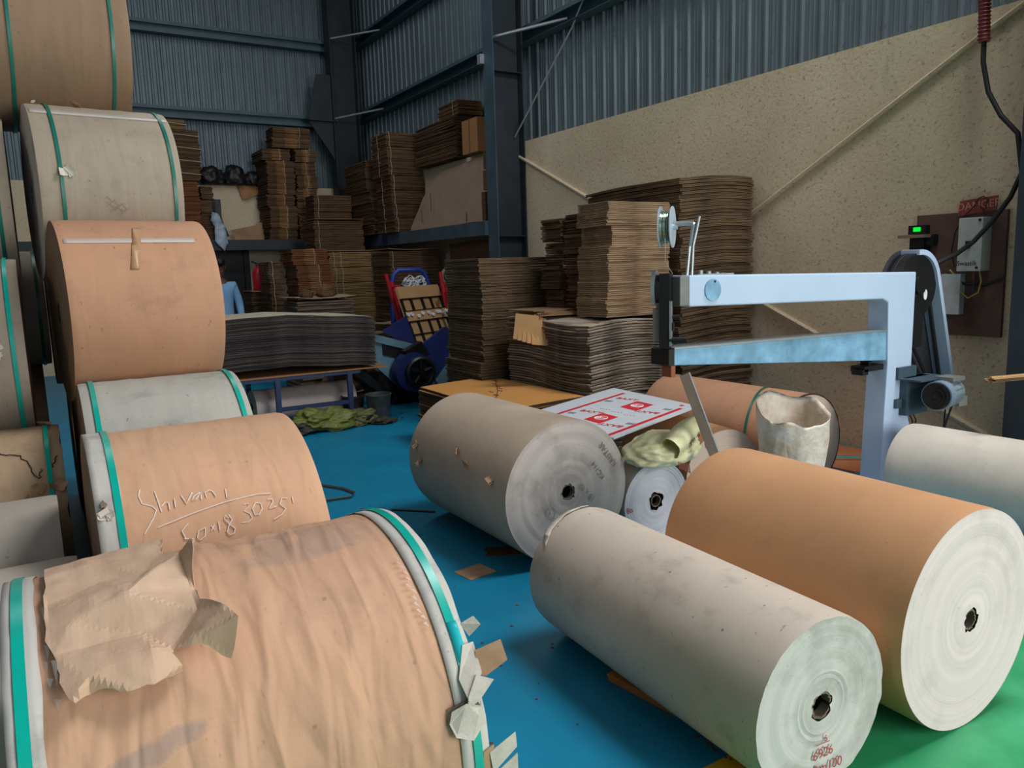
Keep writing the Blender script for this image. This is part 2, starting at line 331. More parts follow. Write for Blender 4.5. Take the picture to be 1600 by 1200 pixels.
for k,(s,dz) in enumerate((('NOTICE',.022),('LOAD LIMIT',-.018))):
    text('lettering',s,.036,m_white,lo,Matrix.Translation((-.0065,0,dz))@Matrix(((0,0,-1,0),(-1,0,0,0),(0,1,0,0),(0,0,0,1))))

# ------------------------------------------------------------------ paper reels
def reel(name,loc,R,L,rz,side,capm,label,straps=(),core=.038,wob=0,hole_r=None,seed=0,group=None,bands=(),strapw=.018,strapm=None,fold=0,edge_j=.0,cat='paper reel'):
    rnd=random.Random(seed); mb=MB(); ns,nl=(160,90) if fold else (112,44); h=L/2
    hr=hole_r or core*1.25
    def rad(x,th):
        d=0
        if wob:
            d=wob*mn.noise(Vector((x*22+seed,math.cos(th)*1.6+x*3,math.sin(th)*1.6)))*(.25+.75*max(0,math.sin((x+h)/L*PI)))
            if fold: d+=fold*(mn.noise(Vector((x*17+1.6*mn.noise(Vector((x*4,th*2.4,3))),th*1.5,seed)))**2)*max(0,math.sin(th-.25))*max(0,math.sin((x+h)/L*PI))**.5
        return R+d
    vs=[];
    for i in range(nl+1):
        x=-h+L*i/nl
        for k in range(ns):
            th=2*PI*k/ns; r=rad(x,th); e=(edge_j*mn.noise(Vector((th*6,i,seed))) if i in(0,nl) else 0)
            if i in (0,nl): r-=.003
            vs.append((x+e,-r*math.sin(th),r*math.cos(th)))
    fs=[(i*ns+k,i*ns+(k+1)%ns,(i+1)*ns+(k+1)%ns,(i+1)*ns+k) for i in range(nl) for k in range(ns)]
    mb.add(vs,fs,0)
    # ends: concentric layers, slightly telescoped
    rings=22; holej=[.34*mn.noise(Vector((q*.55,seed*3.3,1)))+.14*mn.noise(Vector((q*1.7,seed,5))) for q in range(27)]; holej.append((holej[0]+holej[-1])/2)
    for s,i0 in ((-1,0),(1,nl*ns)):
        base=[vs[i0+k] for k in range(ns)]; tele=[0]+[rnd.uniform(-.0025,.0025) for _ in range(rings)]
        vv=[];ff=[]
        for j in range(rings+1):
            f=j/rings
            for k in range(ns):
                th=2*PI*k/ns; b=base[k]; rb=math.hypot(b[1],b[2]); q=k*28/ns; jj=holej[int(q)%28]*(1-q%1)+holej[(int(q)+1)%28]*(q%1)
                r=rb+(hr*(1+(jj if f>.999 else 0))-rb)*f; xx=(b[0] if f<.02 else s*h)+s*(tele[j] if j else 0)+(s*.004*math.sin(min(1,(1-f)*3))*0)
                vv.append((xx,-r*math.sin(th),r*math.cos(th)))
        # tunnel
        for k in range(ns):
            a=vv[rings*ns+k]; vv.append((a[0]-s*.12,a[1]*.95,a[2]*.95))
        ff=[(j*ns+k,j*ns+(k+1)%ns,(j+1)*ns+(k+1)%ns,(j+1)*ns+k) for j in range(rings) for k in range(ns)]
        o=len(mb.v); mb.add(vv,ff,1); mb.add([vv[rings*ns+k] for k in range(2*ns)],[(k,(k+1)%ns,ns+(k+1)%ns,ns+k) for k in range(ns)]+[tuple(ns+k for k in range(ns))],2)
    ob=mb.build(name,[side,capm,m_hole],origin=(0,0,0),smooth=True); ob.location=loc; ob.rotation_euler=(0,0,rz)
    tag(ob,label,cat,group)
    # core tubes
    for s in (-1,1):
        cm=MB(); n=40; vv=[]
        for x,r in ((0,core*1.0),(0,core*1.2),(-.03,core*1.2),(-.03,core)):
            for k in range(n):
                th=2*PI*k/n; jj=(1+.10*mn.noise(Vector((th*3,seed+s,r*30))))
                xx=s*(h-.004+x+ (.006*mn.noise(Vector((th*5,seed,s))) if x==0 else 0)); vv.append((xx,-r*jj*math.sin(th),r*jj*math.cos(th)))
        cm.add(vv,[(j*n+k,j*n+(k+1)%n,((j+1)%4)*n+(k+1)%n,((j+1)%4)*n+k) for j in range(4) for k in range(n)])
        cm.build('core_tube',m_core,parent=ob,smooth=True)
    for bx0,bx1 in bands:
        bm_=MB(); vv=[]
        for j in range(5):
            for k in range(ns):
                th=2*PI*k/ns; x=bx0+(bx1-bx0)*j/4
                e=.006*mn.noise(Vector((th*4,seed+5,j)))*(1 if 0<j<5 else 0); r=rad(x,th)+.004+.002*mn.noise(Vector((th*9,j,seed)))
                vv.append((x+e,-r*math.sin(th),r*math.cos(th)))
        bm_.add(vv,[(j*ns+k,j*ns+(k+1)%ns,(j+1)*ns+(k+1)%ns,(j+1)*ns+k) for j in range(4) for k in range(ns)])
        b=bm_.build('edge_wrap',m_band,parent=ob,smooth=True,solid=.0015)
    for sx in straps:
        sm=MB(); vv=[]
        tilt=0
        if isinstance(sx,tuple): sx,tilt=sx
        for dx,dr in ((-strapw/2,.0075),(strapw/2,.0075),(strapw/2,.0062),(-strapw/2,.0062)):
            for k in range(ns):
                th=2*PI*k/ns; x=sx+dx+tilt*math.sin(th)+.002*math.sin(th*2+seed); r=R+dr+max(0,wob)*.3
                vv.append((x,-r*math.sin(th),r*math.cos(th)))
        sm.add(vv,[(j*ns+k,j*ns+(k+1)%ns,((j+1)%4)*ns+(k+1)%ns,((j+1)%4)*ns+k) for j in range(4) for k in range(ns)])
        sm.build('strap',strapm or m_strap,parent=ob,smooth=True)
    ob['R']=R
    return ob
def onreel(R,x,th,h=0): r=R+h; return (x,-r*math.sin(th),r*math.cos(th))
def patch(ob,name,R,poly,mat,hf=None,cell=.02,solid=.0008,smooth=True):
    """thin sheet lying on a reel, outline in (x, theta)"""
    pts=[(p[0],p[1]*R) for p in poly]; hf=hf or (lambda u,v:.003)
    return ragged(name,pts,cell,lambda u,v:onreel(R,u,v/R,hf(u,v)),mat,parent=ob,solid=solid,smooth=smooth)
def stroke(mb,R,pts,w=.004,h=.0045):
    pl=[]
    for i in range(len(pts)-1):
        a,b=pts[i],pts[i+1]; n=max(1,int(math.hypot(b[0]-a[0],(b[1]-a[1])*R)/.012))
        for k in range(n): pl.append((a[0]+(b[0]-a[0])*k/n,a[1]+(b[1]-a[1])*k/n))
    pl.append(pts[-1]); mb.tube([onreel(R,x,t_,h) for x,t_ in pl],w/2,5,flat=1)
def tatter(ob,R,x,th,s,seed,mat,layers=3,name='torn_flap'):
    """a few curled torn paper layers standing off the surface"""
    rnd=random.Random(seed); mb=MB()
    for L_ in range(layers):
        a=rnd.uniform(0,6.28); n=6; cu=rnd.uniform(.4,1.1)
        grid=[]
        w=s*rnd.uniform(.6,1.1); l=s*rnd.uniform(.5,1)
        for i in range(n+1):
            for j in range(4):
                u=(j/3-.5)*w*(1-.3*rnd.random()); v=i/n*l; lift=.004+.003*L_+ (v/l)**2*l*cu*.6+rnd.uniform(-.1,.1)*s*.25*(i/n)
                du=u*math.cos(a)-v*math.sin(a)*.8; dv=u*math.sin(a)+v*math.cos(a)*.8
                grid.append(onreel(R,x+du,th+dv/R,max(.003,lift)))
        mb.add(grid,[(i*4+j,i*4+j+1,(i+1)*4+j+1,(i+1)*4+j) for i in range(n) for j in range(3)])
    return mb.build(name,mat,parent=ob,solid=.0012,recalc=False)

# left pile, near column of it
A5=reel('paper_reel',(.32,1.87,.475),.475,.89,0,m_kraft,m_cap_b,'large kraft reel in the foreground, wrinkled, with a crumpled paper sheet lying on it',straps=(-.418,.415),wob=.005,fold=.03,seed=1,bands=((-.444,-.385),(.375,.444)),strapw=.021)
A4=reel('paper_reel',(.4215,2.89,.54),.54,.67,0,m_kraft_b,m_cap_b,'kraft reel with white chalk writing, standing behind the big wrinkled reel',straps=(-.272,),wob=.003,seed=2,bands=((-.334,-.262),),strapw=.02)
A3=reel('paper_reel',(.4625,3.995,.565),.565,.675,0,m_white_a,m_cap_b,'grey-white smudged reel right behind the chalk-marked kraft reel',straps=(-.286,.303),wob=.003,seed=3,bands=(),strapw=.02)
A2=reel('paper_reel',(.44,4.5,1.445),.45,.68,.07,m_kraft_c,m_cap_b,'stained kraft reel with no straps, second tier of the left pile',wob=.002,seed=4)
A1=reel('paper_reel',(.395,5.17,2.08),.48,.69,.07,m_grey_a,m_cap_s,'grey-brown reel with two green straps and torn spots, third tier',straps=(-.245,.30),wob=.003,seed=5,strapw=.017,strapm=m_strap_d)
A0=reel('paper_reel',(.25,5.55,2.98),.50,.70,.05,m_kraft_d,m_cap_s,'topmost dull kraft reel with two dark green straps, cut by the top of the picture',straps=(-.24,.255),wob=.003,seed=6,strapw=.017,strapm=m_strap_d)
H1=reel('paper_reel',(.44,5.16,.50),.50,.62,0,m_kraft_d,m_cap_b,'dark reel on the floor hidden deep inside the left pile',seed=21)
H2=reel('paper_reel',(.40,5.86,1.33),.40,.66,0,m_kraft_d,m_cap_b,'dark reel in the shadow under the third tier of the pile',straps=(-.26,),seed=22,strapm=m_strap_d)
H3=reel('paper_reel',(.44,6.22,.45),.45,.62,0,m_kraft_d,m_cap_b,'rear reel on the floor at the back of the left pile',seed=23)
# far left column
reel('paper_reel',(-.42,2.705,.365),.365,.90,0,m_pale_b,m_cap_b,'pale reel almost hidden behind the big wrinkled reel at the left edge',seed=7)
B3=reel('paper_reel',(-.455,3.45,.38),.38,.90,0,m_pale_b,m_cap_b,'plain pale grey reel at the left edge, second from the front',seed=8)
B2=reel('paper_reel',(-.415,4.28,.455),.455,.90,0,m_tan_b,m_cap_b,'tan reel with torn cracked wrapping and a teal strap at the left edge',straps=(.395,),wob=.004,seed=9,edge_j=.01)
B1=reel('paper_reel',(-.51,4.85,1.22),.50,.90,0,m_grey_a,m_cap_b,'beige reel with one teal strap lying over the torn tan reel, left edge',straps=(.40,),wob=.003,seed=10)
B0=reel('paper_reel',(-.50,5.47,2.03),.50,.90,0,m_grey_s,m_cap_b,'shadowed grey reel high at the left edge behind the third tier',straps=(.39,),seed=11,strapm=m_strap_d)
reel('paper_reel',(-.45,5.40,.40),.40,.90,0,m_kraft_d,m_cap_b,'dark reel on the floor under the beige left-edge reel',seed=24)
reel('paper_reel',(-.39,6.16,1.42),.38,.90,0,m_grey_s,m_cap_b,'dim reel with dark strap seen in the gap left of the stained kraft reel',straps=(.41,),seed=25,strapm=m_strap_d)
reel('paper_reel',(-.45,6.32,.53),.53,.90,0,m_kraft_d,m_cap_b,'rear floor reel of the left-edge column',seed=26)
# reels on the open floor; local X points away from the camera
def floor_reel(nx,ny,R,L,yaw,*a,**k):
    cx,cy=nx+math.sin(yaw)*L/2,ny+math.cos(yaw)*L/2
    return reel('paper_reel',(cx,cy,R),R,L,PI/2-yaw,*a,**k)
R1=floor_reel(1.874,1.347,.277,1.271,.05,m_grey_r,m_cap_g,'long slim grey reel in front, stained, with red numbers on its end',seed=12,core=.036,hole_r=.046,edge_j=.006)
R2=floor_reel(2.556,1.284,.383,1.093,.025,m_kraft_r,m_cap_w,'wide clean kraft reel with a white end, right of the slim grey reel',seed=13,core=.03,hole_r=.04)
R3=floor_reel(2.326,3.264,.395,1.199,.005,m_grey_s,m_cap_s,'thick grey-brown reel in the middle of the floor with pencilled end',seed=14,core=.036,hole_r=.044)
R4=floor_reel(2.94,3.25,.235,.80,.03,m_pale_b,m_cap_p,'small reel with lilac-white end below the yellow sack',seed=15,core=.03,hole_r=.052)
R6=floor_reel(3.50,3.25,.29,.75,.14,m_kraft_r,m_cap_k,'kraft reel with pinkish end tucked behind the wide clean kraft reel',seed=16)
R5=floor_reel(4.436,3.368,.338,1.36,0,m_kraft_c,m_cap_k,'kraft reel by the cream wall with a loose green strap and brown rim',straps=((-.30,.12),),seed=17,strapm=m_strap_d,strapw=.02)
R7=floor_reel(4.65,1.33,.27,1.44,0,m_white_r,m_cap_w,'off-white reel at the right edge in front of the stitching machine',seed=18)
# brown worn rim of the reel by the wall
mb=MB(); vv=[];n=112
for x,r in ((-.681,.343),(-.681,.333),(-.668,.3375),(-.668,.343)):
    for k in range(n):
        th=2*PI*k/n; vv.append((x+.004*mn.noise(Vector((th*5,x,1))),-r*math.sin(th),r*math.cos(th)))
mb.add(vv,[(j*n+k,j*n+(k+1)%n,((j+1)%4)*n+(k+1)%n,((j+1)%4)*n+k) for j in range(4) for k in range(n)])
mb.build('rim',plain('dark_brown_rim',(70,42,26),.7),parent=R5,smooth=True)

STROKES=[[[-0.245,0.681],[-0.252,0.723],[-0.246,0.777],[-0.22,0.804],[-0.211,0.832],[-0.222,0.876],[-0.253,0.959]],[[-0.206,0.71],[-0.198,0.846]],[[-0.195,0.814],[-0.182,0.79],[-0.174,0.797],[-0.174,0.843]],[[-0.156,0.779],[-0.157,0.833]],[[-0.135,0.766],[-0.125,0.825],[-0.102,0.757]],[[-0.08,0.765],[-0.099,0.784],[-0.107,0.807],[-0.096,0.807],[-0.078,0.766],[-0.081,0.813]],[[-0.065,0.806],[-0.066,0.771],[-0.053,0.762],[-0.044,0.77],[-0.037,0.808]],[[-0.004,0.772],[-0.006,0.829]],[[-0.216,0.936],[-0.115,0.89],[-0.017,0.855],[0.083,0.841],[0.129,0.85]],[[-0.131,0.943],[-0.152,0.981],[-0.145,1.028]],[[-0.149,1.027],[-0.124,1.037],[-0.124,1.052],[-0.134,1.066]],[[-0.087,0.987],[-0.106,0.999],[-0.113,1.034],[-0.105,1.052],[-0.091,1.035],[-0.086,0.999],[-0.087,0.987]],[[-0.068,0.983],[-0.061,1.009]],[[-0.058,0.979],[-0.07,1.013]],[[-0.045,0.965],[-0.046,1.018]],[[-0.014,0.957],[-0.023,0.938],[-0.027,0.956],[-0.015,0.992],[-0.001,1.025],[-0.006,1.05],[-0.018,1.056],[-0.026,1.038],[-0.018,1.003],[-0.005,0.969],[-0.012,0.938]],[[0.038,0.892],[0.052,0.889],[0.052,0.91],[0.035,0.932],[0.051,0.954],[0.055,0.984],[0.042,1.002],[0.023,0.999]],[[0.075,0.894],[0.062,0.926],[0.065,0.968],[0.079,0.969],[0.091,0.937],[0.09,0.904],[0.075,0.894]],[[0.114,0.887],[0.127,0.888],[0.129,0.905],[0.112,0.945],[0.137,0.938]],[[0.175,0.901],[0.159,0.895],[0.148,0.93],[0.163,0.964],[0.147,0.995],[0.12,1.016]],[[0.192,0.899],[0.191,0.937]]]
mb=MB()
for s in STROKES: stroke(mb,.54,[(x+.0365,q) for x,q in s],.0034,.0026)
o=mb.build('chalk_writing',m_chalk,parent=A4); o['label']='white chalk writing Shivani 60x18 30 25'
tatter(A4,.54,-.31,.82,.035,3,m_flap,5,'torn_flap'); tatter(A4,.54,-.305,.76,.025,4,m_core,3)
# straps lettering on the big reel
for x,th in ((.418,.93),): 
    patch(A5,'strap_label',.475,[(x-.012,th-.09),(x+.012,th-.09),(x+.012,th+.1),(x-.012,th+.1)],plain('cyan_print',(20,180,190),.4),lambda u,v:.0095)
# torn white edge flaps on A5 right end
m_fl=m_flap
def edgeflap(pts,hs,mat,name='torn_flap'):
    mb=MB(); mb.add([onreel(.475,x,th,h) for (x,th),h in zip(pts,hs)],[tuple(range(len(pts)))]); return mb.build(name,mat,parent=A5,solid=.002,recalc=False)
edgeflap([(.44,.86),(.47,.85),(.476,.9),(.45,.93)],[.004,.02,.03,.006],m_fl)
edgeflap([(.425,.96),(.452,.96),(.445,1.1),(.40,1.2),(.395,1.1)],[.012,.014,.03,.03,.012],m_fl)
edgeflap([(.448,1.0),(.505,.99),(.505,1.08),(.452,1.12),(.435,1.10)],[.02,.045,.05,.03,.02],m_flapk)
edgeflap([(.43,1.1),(.465,1.14),(.43,1.2),(.395,1.24),(.40,1.18)],[.03,.04,.03,.02,.03],m_fl)
edgeflap([(.36,1.22),(.39,1.2),(.425,1.23),(.43,1.3),(.395,1.36),(.36,1.33),(.352,1.27)],[.018,.035,.03,.03,.03,.02,.012],m_fl)
edgeflap([(.355,1.21),(.42,1.19),(.43,1.24),(.40,1.3),(.35,1.28)],[.006,.02,.022,.012,.008],m_core)
edgeflap([(.44,1.46),(.505,1.40),(.505,1.47),(.445,1.56)],[.01,.02,.02,.012],m_fl)
edgeflap([(.44,1.58),(.505,1.5),(.505,1.6),(.445,1.68)],[.01,.02,.02,.012],m_fl)
edgeflap([(.425,1.45),(.452,1.43),(.452,1.7),(.42,1.7)],[.009,.01,.01,.009],m_flapk)
# shreds of clear film along the straps
m_film=NT('clear_film'); t=m_film; t.inp('Roughness',.12); t.inp('Alpha',.35); t.inp('Base Color',(.9,.9,.9,1)); t.inp('Specular IOR Level',1); m_film=t.m
rnd=random.Random(5)
mb=MB()
for k in range(16):
    th=rnd.uniform(.2,.72) if k<7 else rnd.uniform(.95,1.3); x=-.372+rnd.uniform(-.006,.012) if True else 0; w=rnd.uniform(.006,.014); l=rnd.uniform(.02,.05)
    mb.add([onreel(.475,x,th,.006),onreel(.475,x+w,th+.02,.014),onreel(.475,x+w*.4,th+l/.475,.008)],[(0,1,2)])
for k in range(12):
    th=.42+k*.035; x=.365-.01*rnd.random(); mb.add([onreel(.475,x,th,.006),onreel(.475,x-.012,th+.01,.016),onreel(.475,x+.004,th+.03,.007)],[(0,1,2)])
mb.build('film_shreds',m_film,parent=A5,recalc=False)['kind']='stuff'
# tape on the upper reels
def tapestrip(ob,R,x0,x1,th0,th1,mat,nm='tape',seed=0):
    pl=[(x0+(x1-x0)*k/14,th0+.012*mn.noise(Vector((k,seed,0)))) for k in range(15)]+[(x1-(x1-x0)*k/14,th1+.012*mn.noise(Vector((k,seed,5)))) for k in range(15)]
    return patch(ob,nm,R,pl,mat,lambda u,v:.004,.03)
tapestrip(A1,.48,-.335,.335,.52,.62,m_tape_glare,seed=1)
tapestrip(A2,.45,-.32,.26,.70,.77,m_tape_glare,seed=2)
patch(A2,'tape',.45,[(-.005,.48),(.035,.48),(-.025,1.12),(-.065,1.12)],m_btape,lambda u,v:.0045,.03)
for x,th,s,sd in ((-.08,.20,.055,1),(-.30,.15,.03,2),(-.215,1.42,.06,3)): tatter(A1,.48,x,th,s,sd,m_flapk if sd==1 else m_flap,3)
# cracks, flaps on the torn tan reel
tatter(B2,.455,.42,1.0,.05,8,m_flapk,4); tatter(B2,.455,.34,1.05,.05,9,m_flapk,3); tatter(B2,.455,.40,-.05,.05,10,m_flapk,3); tatter(B1,.50,.33,1.45,.07,11,m_flap,3)
mb=MB()
def jag(a,b,n,amp,rnd):
    return [(a[0]+(b[0]-a[0])*k/n+rnd.uniform(-amp,amp)*(0<k<n),a[1]+(b[1]-a[1])*k/n+rnd.uniform(-amp,amp)*(0<k<n)) for k in range(n+1)]
for a,b in (((.17,.33),(.22,.55)),((.22,.55),(.29,.60)),((.29,.60),(.35,.90)),((.35,.9),(.36,.80)),((.40,.8),(.43,.66)),((.17,.33),(.20,.30))): stroke(mb,.455,jag(a,b,7,.008,rnd),.0045,.0035)
mb.build('tear',plain('dark_tear',(60,44,32),.9),parent=B2)
# torn plies on the middle reel and pencil marks
for x,th,s,sd in ((-.02,-1.15,.05,31),(-.16,-1.30,.05,32),(-.45,-1.28,.06,33),(.42,-1.45,.05,34),(.50,-1.25,.04,35)): tatter(R3,.395,x,th,s,sd,m_flapk,2)
def onend(ob,L,r,ang,mtx=None): return (-L/2-.007, -r*math.sin(ang), r*math.cos(ang))
def endtext(ob,L,s,size,y,z,rot,mat,name='pencil_writing'):
    # end plane facing the camera: local -X ; right of picture = local -Y
    B=Matrix(((0,0,-1,-L/2-.007),(-1,0,0,y),(0,1,0,z),(0,0,0,1)))
    return text(name,s,size,mat,ob,B@Matrix.Rotation(rot,4,'Z'),.0003)
endtext(R3,1.199,'18 x 15',.045,-.12,-.02,2.3,m_chalk_d); endtext(R3,1.199,'KC114',.042,-.20,.09,2.2,m_chalk_d); endtext(R3,1.199,'KRISTAR',.045,-.27,.17,2.2,m_chalk_d)
mb=MB(); mb.tube([(-.603,.12+.03*math.cos(q*PI/12),-.09+.035*math.sin(q*PI/12)) for q in range(24)],.0012,4,closed=True); mb.tube([(-.603,.12,-.075),(-.603,.125,-.10)],.0012,4); mb.build('pencil_mark',m_chalk_d,parent=R3)
endtext(R1,1.271,'6',.03,-.01,-.105,0,m_redink,'red_number'); endtext(R1,1.271,'6926',.045,0,-.15,0,m_redink,'red_number'); endtext(R1,1.271,'bAm100',.045,-.01,-.20,-.05,m_redink,'red_number')
mb=MB(); mb.tube([(-.641,.03,-.118),(-.641,.0,-.118),(-.641,-.03,-.12)],.001,4); mb.build('red_number',m_redink,parent=R1)
endtext(R6,.75,'KU',.05,.12,.21,.3,m_redink,'red_writing'); endtext(R4,.80,'8a',.05,.2,-.02,.2,m_redink,'red_writing')
# lifted lip of paper at the far end of the slim grey reel
pl=[(.56,-1.0),(.60,-.9),(.636,-.75),(.640,-.4),(.638,.1),(.626,.1),(.618,-.35),(.60,-.7)]
patch(R1,'torn_edge',.277,pl,m_flap,lambda u,v:.004+.006*abs(mn.noise(Vector((u*30,v*30,0)))),.03)

# crumpled kraft paper draped over the foreground reel
PAPER=[[-0.365,-0.315],[-0.339,-0.304],[-0.298,-0.305],[-0.277,-0.301],[-0.132,-0.304],[-0.111,-0.36],[-0.118,-0.2],[-0.128,-0.086],[-0.103,0.077],[-0.076,0.137],[-0.092,0.347],[-0.091,0.451],[-0.045,0.665],[-0.065,0.762],[-0.117,0.674],[-0.161,0.654],[-0.164,0.666],[-0.149,0.72],[-0.152,0.746],[-0.205,0.778],[-0.244,0.776],[-0.269,0.748],[-0.307,0.729],[-0.333,0.772],[-0.354,0.662],[-0.355,0.562],[-0.371,0.44],[-0.368,0.244],[-.364,.0]]
P2=[]
rnd=random.Random(3)
for i in range(len(PAPER)):
    a,b=PAPER[i],PAPER[(i+1)%len(PAPER)]
    for k in range(3): P2.append((a[0]+(b[0]-a[0])*k/3+(rnd.uniform(-.003,.003) if k else 0),a[1]+(b[1]-a[1])*k/3+(rnd.uniform(-.007,.007) if k else 0)))
CP=[(-.366,.246,.012),(-.223,.349,.05),(-.102,.50,.03),(-.357,.537,.02),(-.195,.645,.055),(-.161,.654,.035),(-.103,.077,.03),(-.28,-.044,.022),(-.261,.139,.014),(-.062,.60,.10),(-.045,.665,.115),(-.065,.762,.05),(-.307,.729,.022),(-.333,.772,.055),(-.244,.776,.05),(-.135,-.28,.03),(-.111,-.36,.035),(-.092,.347,.014),(-.354,.662,.03),(-.311,.679,.045),(-.216,.522,.02),(-.33,.40,.022),(-.365,-.315,.012),(-.298,-.30,.02),(-.128,-.086,.012),(-.37,.0,.02),(-.205,.778,.05),(-.149,.72,.03),(-.18,.17,.022),(-.2,-.2,.02),(-.12,.64,.07),(-.37,.44,.014)]
from mathutils.geometry import delaunay_2d_cdt
_v,_e,_f,_,_,_=delaunay_2d_cdt([Vector((a,b*.475)) for a,b,c in CP],[(1,2),(1,0),(1,20),(20,4),(1,6),(3,4),(19,18)],[],0,1e-6)
CH=[min(CP,key=lambda c:(c[0]-p.x)**2+(c[1]*.475-p.y)**2)[2] for p in _v]
def pap(u,v):
    th=v/.475; best=None
    for f in _f:
        a,b,c=(_v[i] for i in f[:3]); d=(b.y-c.y)*(a.x-c.x)+(c.x-b.x)*(a.y-c.y)
        if abs(d)<1e-12: continue
        l1=((b.y-c.y)*(u-c.x)+(c.x-b.x)*(v-c.y))/d; l2=((c.y-a.y)*(u-c.x)+(a.x-c.x)*(v-c.y))/d; l3=1-l1-l2; m=min(l1,l2,l3)
        if m<0:
            l1,l2,l3=max(l1,0),max(l2,0),max(l3,0); q=l1+l2+l3; l1/=q; l2/=q; l3/=q
        if best is None or m>best[0]: best=(m,l1*CH[f[0]]+l2*CH[f[1]]+l3*CH[f[2]])
        if m>=0: break
    return max(.006,best[1])+.0035*mn.noise(Vector((u*26,th*12,5)))+.002
paper_sheet=ragged('crumpled_paper',[(p[0],p[1]*.475) for p in P2],.009,lambda u,v:(Vector(onreel(.475,u,v/.475,pap(u,v)))+Vector((.32,1.87,.475))),m_crump,origin=(.10,1.8,.96),solid=.0012,smooth=False)
tag(paper_sheet,'torn crumpled brown paper sheet draped on the wrinkled foreground reel','paper')

# ------------------------------------------------------------------ cardboard sheets
bd={}
def B_(k,*a,**kw):
    if k not in bd: bd[k]=board(k,*a,**kw)
    return bd[k]
def sheet_mesh(w,d,t,rnd,mat,warp,jag_=.006,n=9,topmat=None,ply=2):
    """one board with a rough outline, plies notched on the edge, origin at its centre"""
    mb=MB(); out=[]
    def edge(ax,s):
        r=[]
        for k in range(n):
            f=k/n; j=rnd.uniform(-jag_,jag_)
            if ax=='x': r.append((-w/2*s+w*s*f, -d/2*s+j)) 
            else: r.append((w/2*s+j,-d/2*s+d*s*f))
        return r
    out=edge('x',1)+edge('y',1)+edge('x',-1)+edge('y',-1); N=len(out)
    # side profile levels
    prof=[]
    for q in range(ply):
        z0=t*q/ply; z1=t*(q+1)/ply; prof+= [(z0,-.006),(z0+.18*(z1-z0),0),(z1-.18*(z1-z0),0),(z1,-.006)]
    vs=[]
    for z,ins in prof:
        for i,(x,y) in enumerate(out):
            q=rnd.uniform(-.0015,.0015); X=x*(1+(ins+q)*2/w); Y=y*(1+(ins+q)*2/d); vs.append((X,Y,z+warp(X,Y)))
    m=len(prof); fs=[(j*N+k,j*N+(k+1)%N,(j+1)*N+(k+1)%N,(j+1)*N+k) for j in range(m-1) for k in range(N)]
    mb.add(vs,fs,0)
    # inner grid for top and bottom as fans over two rings
    for lv,mi in ((0,0),(m-1,1)):
        base=[vs[lv*N+k] for k in range(N)]; rings=[base]
        for f in (.7,.4,.15): rings.append([(b[0]*f,b[1]*f,(0 if lv==0 else t)+warp(b[0]*f,b[1]*f)) for b in base])
        vv=[p for r in rings for p in r]; 
        ff=[(j*N+k,j*N+(k+1)%N,(j+1)*N+(k+1)%N,(j+1)*N+k) for j in range(3) for k in range(N)]+[tuple(3*N+k for k in range(N))]
        mb.add(vv,ff,mi)
    return mb
def sheet_stack(name,x0,x1,y0,y1,z0,n,t,mat,label,group,top=None,jit=.012,warpf=None,jag_=.006,lean=(0,0),steps=None,gap=.10,seed=0,ply=2,rots=.02,templ=4,cat='cardboard sheet',drift=0):
    rnd=random.Random(seed); w,d=x1-x0,y1-y0; cx,cy=(x0+x1)/2,(y0+y1)/2; warpf=warpf or (lambda x,y:0)
    protos=[]
    for k in range(templ):
        o=sheet_mesh(w,d,t*(1-gap),rnd,mat,warpf,jag_,ply=ply).build(name,[mat,top or mat],origin=(0,0,0),smooth=False); protos.append(o)
    ox=oy=0; used=[False]*templ
    for i in range(n):
        k=rnd.randrange(templ); p=protos[k]
        if used[k]: o=p.copy(); COL.objects.link(o)
        else: o=p; used[k]=True
        if drift: ox+=rnd.uniform(-drift,drift); oy+=rnd.uniform(-drift,drift); ox*=.93; oy*=.93
        sx=sy=0
        if steps:
            for zf,dx,dy in steps:
                if i/n>=zf: sx,sy=dx,dy
        o.location=(cx+ox+sx+lean[0]*i+rnd.uniform(-jit,jit),cy+oy+sy+lean[1]*i+rnd.uniform(-jit,jit),z0+i*t); o.rotation_euler=(0,0,rnd.uniform(-rots,rots))
        tag(o,label if i<n-1 else 'topmost sheet of '+group,cat,group)
    for k in range(templ):
        if not used[k]: bpy.data.objects.remove(protos[k])
    return z0+n*t
e_brown=B_('brown_board_edge',(144,120,94),.4,var=.34); e_pale=B_('pale_board_edge',(196,166,132),.45,var=.2); e_grey=B_('greyish_board_edge',(206,190,170),.34,var=.42,zf=180); e_dark=B_('dark_board_edge',(120,94,70),.4)
e_top=B_('kraft_board_top',(190,150,108),edge=False,var=.1)
# S2 tall stack by the wall
sheet_stack('cardboard_sheet',4.80,5.70,4.98,6.30,0.0,78,.0298,e_brown,'brown corrugated board in the tallest stack leaning by the cream wall','boards of the tall stack by the cream wall',jit=.012,warpf=lambda x,y:.05*(1-((y/.66)**2))*0+.03*math.sin(x*3.2+1)-.06*max(0,(y-.1))**1.4,seed=2,drift=.006,gap=.14)
# S4 broad stack in front
z4=sheet_stack('cardboard_sheet',3.74,4.62,4.92,6.16,0.0,50,.0226,e_grey,'grey-edged board in the broad waist-high stack beside the fallen rolls','boards of the broad low stack',jit=.010,warpf=lambda x,y:.035*math.cos(x*3.4)*1+.02*math.sin(y*4),seed=4,drift=.009,gap=.3)
